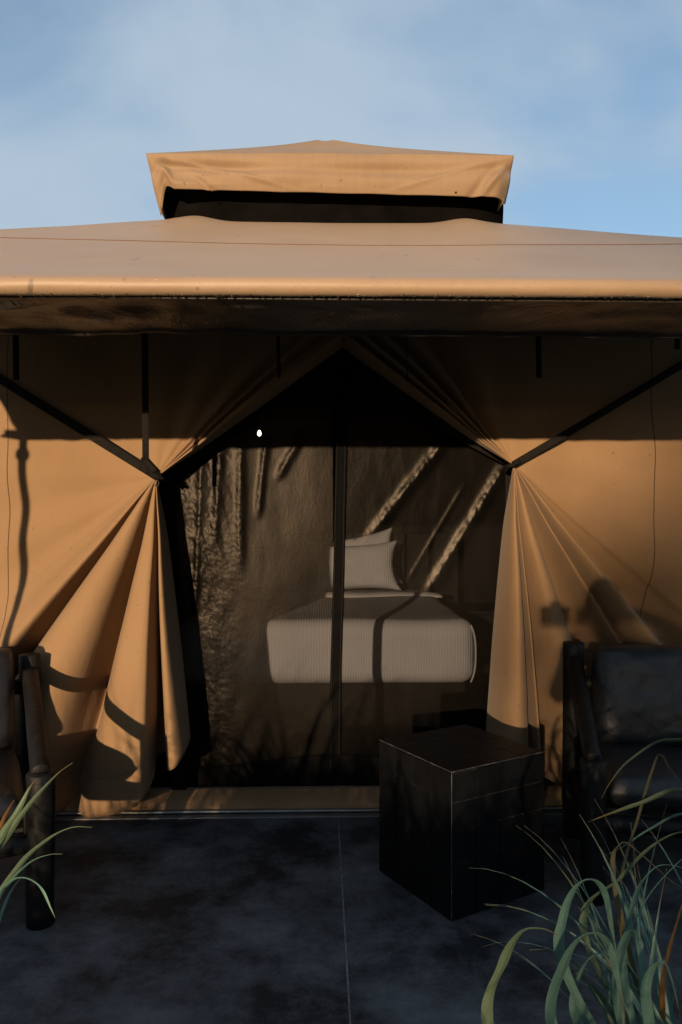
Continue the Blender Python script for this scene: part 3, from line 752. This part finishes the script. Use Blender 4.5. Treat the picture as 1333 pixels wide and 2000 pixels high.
for i in range(9):
    ph = PI * i / 8; r = 0.012 * math.sin(ph) * (1.0 if i > 3 else 0.75)
    for k in range(12): V.append((lp.x + r * math.cos(k * PI / 6), lp.y + r * math.sin(k * PI / 6), lp.z + 0.019 * math.cos(ph)))
for i in range(8):
    for k in range(12): F.append((i * 12 + k, (i + 1) * 12 + k, (i + 1) * 12 + (k + 1) % 12, i * 12 + (k + 1) % 12))
mesh_obj('bulb', V, F, mE, lamp)
tube('socket', [lp + Vector((0, 0, 0.018)), lp + Vector((0, 0, 0.06))], 0.013, M['black_cloth'], lamp, 10)
tube('cord', [lp + Vector((0, 0, 0.058)), Vector((lp.x, lp.y, 2.5))], 0.003, M['black_cloth'], lamp, 6)

# ------------------------------------------------------------------ tiled block table
c0 = Vector((0.449, 2.637, 0)); ang = R(29.5)
e1 = Vector((math.cos(ang), math.sin(ang), 0)); e2 = Vector((-math.sin(ang), math.cos(ang), 0))
S1, S2, HH = 0.440, 0.445, 0.512
ctr = c0 + e1 * S1 / 2 + e2 * S2 / 2
tab = thing('tiled_table', ctr, 'square black tiled block table with pale grout lines', 'side table')
def oriented(name, o, ax, ay, az, lx, ly, lz, mat, parent, bevel=0.0015):
    V = [o + ax * (lx * i) + ay * (ly * j) + az * (lz * k) for k in (0, 1) for j in (0, 1) for i in (0, 1)]
    F = [(0, 2, 3, 1), (4, 5, 7, 6), (0, 1, 5, 4), (2, 6, 7, 3), (0, 4, 6, 2), (1, 3, 7, 5)]
    return mesh_obj(name, V, F, mat, parent, False, 0, bevel)
up = Vector((0, 0, 1)); T_ = 0.008; G = 0.0034
oriented('core', c0 + e1 * (T_ - 0.0012) + e2 * (T_ - 0.0012), e1, e2, up, S1 - 2 * T_ + 0.0024, S2 - 2 * T_ + 0.0024, HH - T_ + 0.0012, M['grout'], tab, 0)
rng = random.Random(5)
def face(o, a, nrm, L, H, nc, nr, axis2):
    for i in range(nc):
        for j in range(nr):
            w, h = L / nc, H / nr
            p = o + a * (i * w + G / 2) + axis2 * (j * h + G / 2) + nrm * rng.uniform(-0.0004, 0.0004)
            oriented('tile', p, a, axis2, nrm, w - G, h - G, T_, M['tile'], tab)
face(c0 + e2 * T_ , e1, -e2, S1, HH - T_, 4, 5, up)
face(c0 + e1 * T_, e2, -e1, S2, HH - T_, 4, 5, up)
face(c0 + e2 * (S2 - T_), e1, e2, S1, HH - T_, 4, 5, up)
face(c0 + e1 * (S1 - T_), e2, e1, S2, HH - T_, 4, 5, up)
face(c0 + up * (HH - T_), e1, up, S1, S2, 4, 4, e2)
for o_, d_ in ((c0, up), (c0 + up * HH, e1), (c0 + up * HH, e2)):   # chipped pale edging
    L = {0: HH, 1: S1, 2: S2}[[up, e1, e2].index(d_)]
    tube('edge_trim', [o_ + d_ * (L * i / 20) for i in range(21)], [0.0006 + 0.0012 * rng.random() ** 3 for i in range(21)], M['grout'], tab, 6)

# ------------------------------------------------------------------ log armchairs
def log(name, a, b_, r, parent, seed=0, bow=0.006):
    a, b_ = Vector(a), Vector(b_); n = 10
    pts, rad = [], []
    for i in range(n + 1):
        t = i / n
        pts.append(a.lerp(b_, t) + Vector((bow * nz(t * 2, seed), bow * nz(t * 2, seed + 9), 0)))
        rad.append(r * (1 + 0.04 * nz(t * 3, seed + 4)))
    d = (b_ - a).normalized()
    pts = [pts[0]] + [pts[0] + d * 0.004] + pts[1:-1] + [pts[-1] - d * 0.004] + [pts[-1]]
    rad = [rad[0] * 0.93, rad[0]] + rad[1:-1] + [rad[-1], rad[-1] * 0.93]
    return tube(name, pts, rad, M['log'], parent, 20)
def armchair(bp, fp, side, hb, hf, label, cush_label, seat_label, seed):
    """bp / fp: floor points of the back post and front leg on the side towards the door; side: +1 chair extends to +x"""
    bp, fp = Vector((*bp, 0)), Vector((*fp, 0))
    f = (fp - bp).normalized(); w = Vector((-f.y, f.x, 0)) * 0.66
    if w.x * side < 0: w = -w
    c = (bp + fp) / 2 + w / 2
    ch = thing('log_armchair', c, label, 'armchair', 'log armchairs in front of the tent')
    for k in (0, 1):
        o = w * k
        log('back_post', bp + o, bp + o + Vector((0, 0, hb)), 0.045, ch, seed + k)
        log('front_leg', fp + o, fp + o + Vector((0, 0, hf)), 0.047, ch, seed + 3 + k)
        log('arm', bp + o + f * 0.035 + Vector((0, 0, hb - 0.075)), fp + o - f * 0.004 + Vector((0, 0, hf - 0.004)), 0.033, ch, seed + 6 + k)
        log('side_rail', bp + o + f * 0.03 + Vector((0, 0, 0.26)), fp + o - f * 0.03 + Vector((0, 0, 0.28)), 0.032, ch, seed + 9 + k)
    for z in (0.66, 0.34):
        log('back_rail', bp + w * 0.03 + Vector((0, 0, z)), bp + w * 0.97 + Vector((0, 0, z)), 0.032, ch, seed + 12 + z)
    log('front_rail', fp + w * 0.03 + Vector((0, 0, 0.28)), fp + w * 0.97 + Vector((0, 0, 0.28)), 0.032, ch, seed + 15)
    D = (fp - bp).length; wd = w.normalized()
    for i in range(6):
        o = bp + f * (0.07 + (D - 0.1) * i / 6) + wd * 0.05 + Vector((0, 0, 0.300))
        oriented('seat_slat', o, wd, f, up, 0.56, (D - 0.1) / 6 - 0.015, 0.018, M['slat'], ch, 0.003)
    rz = math.degrees(math.atan2(wd.y, wd.x)) + (180 if side < 0 else 0)
    sc_ = bp + f * (D / 2 + 0.02) + w / 2 + Vector((0, 0, 0.385))
    cz = pillow('seat_cushion', sc_, 0.58, D - 0.02, 0.16, 90, rz, M['leather'], seat_label, seed + 20, 'chair cushions')
    bc = bp + f * 0.12 + w / 2 + Vector((0, 0, 0.645))
    pillow('back_cushion', bc, 0.545, 0.42, 0.17, -12, rz, M['leather'], cush_label, seed + 30, 'chair cushions')
    return ch
armchair((1.098, 3.335), (0.985, 2.775), 1, 0.835, 0.505, 'black log armchair behind the tiled table', 'black leather back cushion on armchair behind the tiled table', 'black leather seat cushion on armchair behind the tiled table', 40)
armchair((-1.235, 3.34), (-0.950, 2.665), -1, 0.795, 0.515, 'black log armchair with the chair arm shadowing the flap beside it', 'black back cushion on the armchair across from the tiled table', 'black seat cushion on the armchair across from the tiled table', 70)

# ------------------------------------------------------------------ lemongrass clumps
def blade_mesh(pts, w, twist, curl=0.24, facing=None):
    pts = [Vector(p) for p in pts]; N = len(pts); V, F, UV = [], [], []
    for i, p in enumerate(pts):
        t = (pts[min(i + 1, N - 1)] - pts[max(i - 1, 0)]).normalized()
        up_ = Vector((0, 0, 1)); a = t.cross(up_)
        if a.length < 0.15: a = Vector((1, 0, 0))
        if facing is not None:
            a = t.cross(facing.normalized()).normalized() * 0.75 + t.cross(up_) * 0.95
        a.normalize(); a = Matrix.Rotation(twist * (0.1 + 1.3 * i / N), 3, t) @ a; nn = a.cross(t).normalized()
        s = i / (N - 1); ww = w * (0.6 + 0.4 * smooth(0, 0.25, s)) * (1 - 0.97 * smooth(0.5, 1.04, s)) * (1 + 0.06 * math.sin(s * 37 + w * 9000))
        for k, e in enumerate((-1, 0, 1)):
            V.append(p + a * (e * ww / 2) + nn * (abs(e) * ww * curl / 2)); UV.append((k / 2, s))
    for i in range(N - 1):
        for k in range(2):
            q = i * 3 + k; F.append((q, q + 1, q + 4, q + 3))
    return V, F, UV
def blade(parent, pts, w, mat, twist=0.0, facing=None):
    V, F, UV = blade_mesh(pts, w, twist, facing=facing)
    me = bpy.data.meshes.new('leaf'); me.from_pydata([tuple(v) for v in V], [], F); me.update()
    ul = me.uv_layers.new(name='UVMap')
    for l in me.loops: ul.data[l.index].uv = UV[l.vertex_index]
    me.materials.append(mat)
    o = bpy.data.objects.new('leaf', me); link(o, parent)
    m = o.modifiers.new('t', 'SOLIDIFY'); m.thickness = 0.0006; m.offset = 0
    return o
def arch(base, az, L, lean, droop, n=18, kink=None):
    p = Vector(base); el = lean; pts = [p.copy()]; a = az
    for i in range(n):
        s = i / n
        el_ = lean - droop * s ** 2.0
        if kink and s > kink[0]: el_ -= kink[1]
        a += random.uniform(-0.04, 0.04)
        p = p + Vector((math.cos(a) * math.cos(el_), math.sin(a) * math.cos(el_), math.sin(el_))) * (L / n)
        if p.z < 0.012: break
        pts.append(p.copy())
    return pts
def clump(loc, label, n, seed, hero, spread=0.10, Lr=(0.6, 1.15), wr=(0.007, 0.013), pale=0.25, azr=None):
    random.seed(seed)
    c = thing('lemongrass_clump', loc, label, 'grass', 'lemongrass clumps around the patio')
    for h in hero:
        pxs, w, mi, tw = h
        pts = [at(*q) for q in pxs]
        keys = catmull([tuple(q) for q in pts], 9)
        blade(c, keys, w * 1.22, LEAF[mi], tw + random.uniform(-.2, .2), Vector((random.uniform(-.6, .6), 1, random.uniform(-.3, .5))))
    for i in range(n):
        a = random.uniform(0, 2 * PI) if azr is None else random.uniform(*azr)
        b0 = Vector(loc) + Vector((random.gauss(0, spread), random.gauss(0, spread), 0))
        L = random.uniform(*Lr)
        mi = 0 if random.random() > pale else random.choice((1, 1, 2, 3))
        kink = (random.uniform(0.45, 0.75), random.uniform(0.5, 1.2)) if random.random() < 0.0 else None
        pts = arch(b0, a, L, R(random.uniform(72, 89)), R(random.uniform(20, 120)), kink=kink)
        if len(pts) < 5: continue
        blade(c, pts, random.uniform(*wr), LEAF[mi], random.uniform(-0.4, 0.4), Vector((random.uniform(-1, 1), 1, random.uniform(-.3, .6))))
    return c
B = (1330, 2420, 1.50)
hero_r = [
    ([(1300, 2380, 1.48), (1230, 2150, 1.40), (1105, 1900, 1.34), (1102, 1790, 1.32), (1140, 1722, 1.31), (1180, 1742, 1.31), (1200, 1850, 1.31), (1215, 1960, 1.31)], 0.0150, 0, 0.1),
    ([(1290, 2380, 1.45), (1180, 2180, 1.34), (1080, 2010, 1.28), (1105, 1880, 1.25), (1150, 1826, 1.24), (1190, 1850, 1.24), (1215, 1960, 1.24), (1220, 2050, 1.24)], 0.0160, 0, 0.1),
    ([(1260, 2400, 1.42), (1060, 2250, 1.32), (955, 2010, 1.25), (985, 1880, 1.23), (1020, 1822, 1.22), (1060, 1815, 1.22), (1092, 1828, 1.22)], 0.0150, 1, 0.1),
    ([(1290, 2380, 1.5), (1200, 2150, 1.45), (1125, 1980, 1.40), (1135, 1905, 1.38), (1160, 1868, 1.37), (1190, 1880, 1.36), (1230, 1990, 1.35)], 0.0150, 0, 0.2),
    ([(1310, 2380, 1.5), (1255, 2150, 1.45), (1205, 1950, 1.43), (1225, 1830, 1.42), (1250, 1842, 1.40), (1258, 1960, 1.38), (1270, 2040, 1.37)], 0.0135, 0, 0.2),
    ([(1350, 2380, 1.6), (1290, 2150, 1.6), (1140, 1820, 1.6), (1215, 1715, 1.6), (1280, 1650, 1.6), (1340, 1625, 1.6), (1420, 1640, 1.6)], 0.0135, 1, 0.1),
    ([(1430, 2380, 1.6), (1420, 2000, 1.62), (1390, 1600, 1.64), (1330, 1545, 1.66), (1250, 1570, 1.68), (1190, 1590, 1.70), (1148, 1606, 1.72)], 0.0120, 1, 0.3),
    ([(1440, 2380, 1.7), (1440, 2000, 1.7), (1420, 1620, 1.7), (1340, 1590, 1.72), (1270, 1620, 1.74), (1215, 1655, 1.75), (1180, 1672, 1.76)], 0.0085, 0, 0.3),
    ([(1440, 2380, 1.75), (1430, 1900, 1.75), (1400, 1500, 1.75), (1310, 1446, 1.76), (1235, 1482, 1.77), (1195, 1525, 1.78), (1175, 1560, 1.79)], 0.0095, 1, 0.2),
    ([(1300, 2380, 1.7), (1250, 2000, 1.7), (1210, 1760, 1.7), (1250, 1590, 1.7), (1280, 1492, 1.7), (1292, 1476, 1.7), (1315, 1510, 1.7), (1360, 1560, 1.7)], 0.0085, 2, 0.1),
    ([(1330, 2380, 1.6), (1260, 2000, 1.6), (1200, 1720, 1.6), (1214, 1648, 1.6), (1250, 1668, 1.6), (1310, 1720, 1.6), (1350, 1745, 1.6)], 0.0090, 2, 0.4),
    ([(1330, 2380, 1.5), (1275, 2150, 1.48), (1220, 1900, 1.47), (1240, 1760, 1.46), (1275, 1700, 1.45), (1310, 1690, 1.45), (1360, 1705, 1.45)], 0.0110, 0, 0.2),
    ([(1340, 2380, 1.4), (1300, 2150, 1.35), (1262, 1950, 1.33), (1290, 1880, 1.31), (1310, 1910, 1.30), (1330, 1990, 1.29)], 0.0150, 0, 0.2),
    ([(1350, 2380, 1.5), (1310, 2150, 1.47), (1295, 1950, 1.45), (1308, 1860, 1.44), (1330, 1780, 1.43), (1352, 1700, 1.43)], 0.0100, 3, 0.1),
    ([(1300, 2380, 1.55), (1240, 2150, 1.55), (1190, 1990, 1.55), (1215, 1870, 1.55), (1262, 1760, 1.55), (1320, 1690, 1.55), (1370, 1650, 1.55)], 0.0125, 0, 0.2),
    ([(1330, 2380, 1.55), (1255, 2150, 1.53), (1195, 2000, 1.5), (1160, 1940, 1.5), (1132, 1890, 1.5), (1105, 1860, 1.5)], 0.0080, 1, 0.2)]
clump(at(1345, 2440, 1.52).to_2d().to_3d(), 'tall blue-green lemongrass clump in front of the armchair by the tiled table', 46, 11, hero_r, 0.06, (0.45, 0.85), (0.011, 0.016), 0.1, (-0.4, 3.6))
hero_l = [
    ([(-160, 2300, 1.6), (-110, 2000, 1.58), (-40, 1730, 1.55), (10, 1640, 1.54), (60, 1570, 1.53), (110, 1515, 1.52), (142, 1490, 1.52)], 0.0115, 1, 0.1),
    ([(-160, 2300, 1.6), (-100, 2000, 1.56), (-45, 1740, 1.54), (0, 1640, 1.53), (35, 1585, 1.53), (55, 1545, 1.53), (68, 1524, 1.53)], 0.0115, 1, 0.2),
    ([(-150, 2300, 1.5), (-90, 2030, 1.46), (-20, 1790, 1.44), (40, 1690, 1.43), (95, 1640, 1.42), (140, 1617, 1.42), (180, 1616, 1.42)], 0.0110, 1, 0.15),
    ([(-150, 2300, 1.5), (-90, 2050, 1.47), (-30, 1800, 1.45), (20, 1725, 1.44), (60, 1685, 1.44), (95, 1670, 1.44), (122, 1668, 1.44)], 0.0085, 0, 0.25),
    ([(-150, 2300, 1.45), (-80, 2000, 1.42), (-15, 1780, 1.4), (20, 1725, 1.4), (50, 1716, 1.4), (80, 1735, 1.4), (100, 1775, 1.4), (108, 1792, 1.4)], 0.0085, 0, 0.25),
    ([(-170, 2300, 1.6), (-120, 2000, 1.58), (-50, 1760, 1.56), (0, 1620, 1.56), (18, 1580, 1.56), (29, 1562, 1.56)], 0.0085, 3, 0.2)]
clump(at(-190, 2330, 1.56).to_2d().to_3d(), 'sparse arching lemongrass in front of the armchair opposite the tiled table', 46, 23, hero_l, 0.08, (0.5, 0.95), (0.008, 0.012), 0.4, (1.5, 5.2))
clump(Vector((-1.52, 0.55, 0)), 'lemongrass clump at the patio edge whose blades shadow the bed', 60, 31, [], 0.12, (0.7, 1.25), (0.008, 0.013), 0.3)

# ------------------------------------------------------------------ what stands behind the camera and throws shadows
# the photographer
person = thing('person', (0.30, -0.42, 0), 'person in a dark shirt holding a camera up with both hands', 'person')
def skin_chain(name, joints, edges, mat, parent, sub=2):
    me = bpy.data.meshes.new(name); me.from_pydata([j[:3] for j in joints], edges, []); me.update()
    o = bpy.data.objects.new(name, me); link(o, parent); me.materials.append(mat)
    mod = o.modifiers.new('skin', 'SKIN'); mod.use_smooth_shade = True
    if not me.skin_vertices: me.skin_vertices.new()
    for i, j in enumerate(joints):
        r = j[3]; me.skin_vertices[0].data[i].radius = (r, r if len(j) < 5 else j[4])
    me.skin_vertices[0].data[0].use_root = True
    s = o.modifiers.new('sub', 'SUBSURF'); s.levels = sub; s.render_levels = sub
    return o
hx, hy = 0.16, -0.36
J = [(hx + .14, hy - .08, .80, .135, .11), (hx + .12, hy - .06, 1.0, .125, .10), (hx + .08, hy - .02, 1.20, .15, .10), (hx + .04, hy, 1.29, .07), (hx + .01, hy + .01, 1.34, .048), (hx, hy + .03, 1.41, .072), (hx - .005, hy + .035, 1.49, .080), (hx - .005, hy + .03, 1.55, .052),
     (hx - .10, hy + .02, 1.24, .062), (hx - .20, hy + .12, 1.04, .046), (hx - .11, hy + .28, 1.19, .036), (hx - .10, hy + .30, 1.27, .030),
     (hx + .25, hy - .03, 1.26, .062), (hx + .42, hy + .08, 1.33, .046), (hx + .22, hy + .24, 1.41, .036), (hx + .02, hy + .28, 1.39, .030),
     (hx + .05, hy - .06, .72, .088), (hx + .03, hy + .02, .42, .062), (hx + .02, hy - .06, .07, .042), (hx + .02, hy + .06, .035, .035), (hx + .02, hy + .11, .03, .026),
     (hx + .25, hy - .10, .72, .088), (hx + .29, hy - .02, .42, .062), (hx + .30, hy - .12, .07, .042), (hx + .31, hy + .01, .035, .035), (hx + .31, hy + .06, .03, .026)]
ED = [(0, 1), (1, 2), (2, 3), (3, 4), (4, 5), (5, 6), (6, 7), (2, 8), (8, 9), (9, 10), (10, 11), (2, 12), (12, 13), (13, 14), (14, 15), (0, 16), (16, 17), (17, 18), (18, 19), (19, 20), (0, 21), (21, 22), (22, 23), (23, 24), (24, 25)]
skin_chain('body', J, ED, M['shirt'], person)
for hxx, s in ((hx - .10, -1), (hx + .02, 1)):
    zz = 1.27 if s < 0 else 1.39
    for k in range(4):
        skin_chain('finger', [(hxx - s * .01, hy + .29, zz + (k - 1.5) * .018, .010), (hxx - s * .04, hy + .325, zz + (k - 1.5) * .019, .009), (hxx - s * .065, hy + .315, zz + (k - 1.5) * .019, .008)], [(0, 1), (1, 2)], M['skin'], person, 1)
    skin_chain('thumb', [(hxx, hy + .28, zz + .02, .011), (hxx - s * .03, hy + .265, zz + .035, .010), (hxx - s * .05, hy + .27, zz + .04, .008)], [(0, 1), (1, 2)], M['skin'], person, 1)
bm = bmesh.new(); bmesh.ops.create_icosphere(bm, subdivisions=3, radius=1)
for v in bm.verts:
    v.co = Vector((hx - .005 + v.co.x * .093, hy + .012 + v.co.y * .095 * (1 if v.co.y < 0 else .6), 1.50 + v.co.z * .105)) + v.co * 0.008 * nz(v.co.x * 6, v.co.y * 6, v.co.z * 6)
me = bpy.data.meshes.new('hair'); bm.to_mesh(me); bm.free(); me.materials.append(M['hair']); link(bpy.data.objects.new('hair', me), person)
cmr = thing('camera_in_hand', (0, -0.10, 1.35), 'black camera with a short lens held up by the photographer', 'camera')
box('camera_housing', (-0.065, -0.13, 1.355), (0.065, -0.08, 1.445), M['camera_body'], cmr, 0.008)
tube('lens', [(0, -0.081, 1.40), (0, -0.03, 1.40)], [0.033, 0.030], M['camera_body'], cmr, 20)
box('viewfinder', (-0.022, -0.135, 1.4455), (0.022, -0.09, 1.468), M['camera_body'], cmr, 0.006)

# a tree far behind, its shade on the tent's far end
def tree(loc, h, crown_c, crown_r, n, label, seed, leaf=(.06, .12)):
    rg = random.Random(seed)
    t = thing('broadleaf_tree', loc, label, 'tree')
    L = Vector(loc)
    tube('trunk', [L + Vector((0.15 * nz(i * .4, seed), 0.15 * nz(i * .4, seed + 3), h * i / 10)) for i in range(11)], [0.24 * (1 - 0.065 * i) for i in range(11)], M['bark'], t, 12)
    for k in range(9):
        a = rg.uniform(0, 2 * PI); z0 = h * rg.uniform(0.5, 0.95)
        s = L + Vector((0, 0, z0)); e = L + Vector(crown_c) + Vector((math.cos(a) * crown_r[0] * .7, math.sin(a) * crown_r[1] * .7, rg.uniform(-.5, .7) * crown_r[2]))
        tube('limb', [s.lerp(e, i / 6) + Vector((0, 0, .3 * math.sin(PI * i / 6))) for i in range(7)], [0.09 * (1 - 0.12 * i) for i in range(7)], M['bark'], t, 8)
    V, F = [], []
    lumps = [(Vector((rg.uniform(-.7, .7) * crown_r[0], rg.uniform(-.7, .7) * crown_r[1], rg.uniform(-.7, .75) * crown_r[2])), rg.uniform(.28, .5)) for _ in range(26)]
    for i in range(n):
        lc, lr = rg.choice(lumps)
        d = Vector((rg.gauss(0, 1), rg.gauss(0, 1), rg.gauss(0, 1))).normalized() * (rg.random() ** .4) * lr * crown_r[0]
        c = L + Vector(crown_c) + lc + d
        a = Vector((rg.gauss(0, 1), rg.gauss(0, 1), rg.gauss(0, 1))).normalized(); b_ = a.orthogonal().normalized(); s = rg.uniform(*leaf)
        q = len(V); V += [c - a * s, c + b_ * s * .45, c + a * s, c - b_ * s * .45]; F.append((q, q + 1, q + 2, q + 3))
    cr_ = mesh_obj('crown', V, F, M['tree_leaf'], t, False); cr_['kind'] = 'stuff'
    return t
def back_along(x, z, d): return (x - SUN_TX * d, WY - d, z + SUN_TZ * d)
def copy_tree(o, parent=None):
    c = o.copy(); COL.objects.link(c)
    if parent is not None:
        c.parent = parent; c.matrix_parent_inverse = o.matrix_parent_inverse.copy()
    for ch in o.children: copy_tree(ch, c)
    return c
tx, ty, tz = back_along(3.37, 1.5, 48)
tree((tx, ty, -0.012), 6.0, (0, 0, tz), (2.4, 2.4, 2.3), 8000, 'leafy broadleaf tree standing alone far behind the planting', 2)
ring = tree((-10.2, -10.2, -0.012), 6.5, (0, 0, 5.0), (3.4, 3.4, 3.9), 9000, 'unseen leafy tree added to block low sky light from the tent front', 9, (0.16, 0.30))  # tree row added out of view to darken the fill on the facade
ring['group'] = 'trees added to block low sky light'
for az, d in ((66, 15.5), (-11, 16.5), (-33, 16), (-56, 15.5)):
    o = copy_tree(ring); a = R(az)
    o.location = (-math.sin(a) * d, 2 - math.cos(a) * d, -0.012); o.rotation_euler = (0, 0, az * 1.7)
    o.scale = (1, 1, 0.8 + 0.15 * random.random())
o = ring; a = R(43); o.location = (-math.sin(a) * 16.5, 2 - math.cos(a) * 16.5, -0.012)
# low planting along the patio edge, just under the view
def low_clump(seed):
    rg = random.Random(seed); random.seed(seed)
    c = thing('ornamental_grass', (0, 0, -0.012), 'low tuft of ornamental grass in the row edging the patio', 'grass', 'grass tufts edging the patio')
    V, F = [], []
    for i in range(170):
        b0 = Vector((rg.gauss(0, .10), rg.gauss(0, .09), -0.01))
        pts = arch(b0, rg.uniform(0, 2 * PI), rg.uniform(.45, .78), R(rg.uniform(60, 88)), R(rg.uniform(20, 110)), 9)
        v, f, _ = blade_mesh(pts, rg.uniform(.009, .016), rg.uniform(-.5, .5)); q = len(V)
        V += v; F += [tuple(k + q for k in ff) for ff in f]
    o = mesh_obj('blades', V, F, LEAF[0], None); o.parent = c; o['kind'] = 'stuff'
    return c
protos = [low_clump(51), low_clump(52)]
k = 0
for row in range(2):
    for i in range(13):
        x = -2.3 + i * 0.33 + row * 0.16 + random.uniform(-.05, .05); y = 0.32 - row * 0.36 + random.uniform(-.05, .05)
        if math.hypot(x - 0.26, y + 0.4) < 0.34: continue
        o = protos[k] if k < 2 else copy_tree(protos[k % 2])
        o.location = (x, y, -0.012); o.rotation_euler = (0, 0, random.uniform(0, 6)); z = random.uniform(.85, 1.05) * (1.36 if -1.3 < x < 0.12 else 1.0); o.location.y -= 0.16 if -1.3 < x < 0.12 else 0; o.scale = (z, z, z)
        k += 1
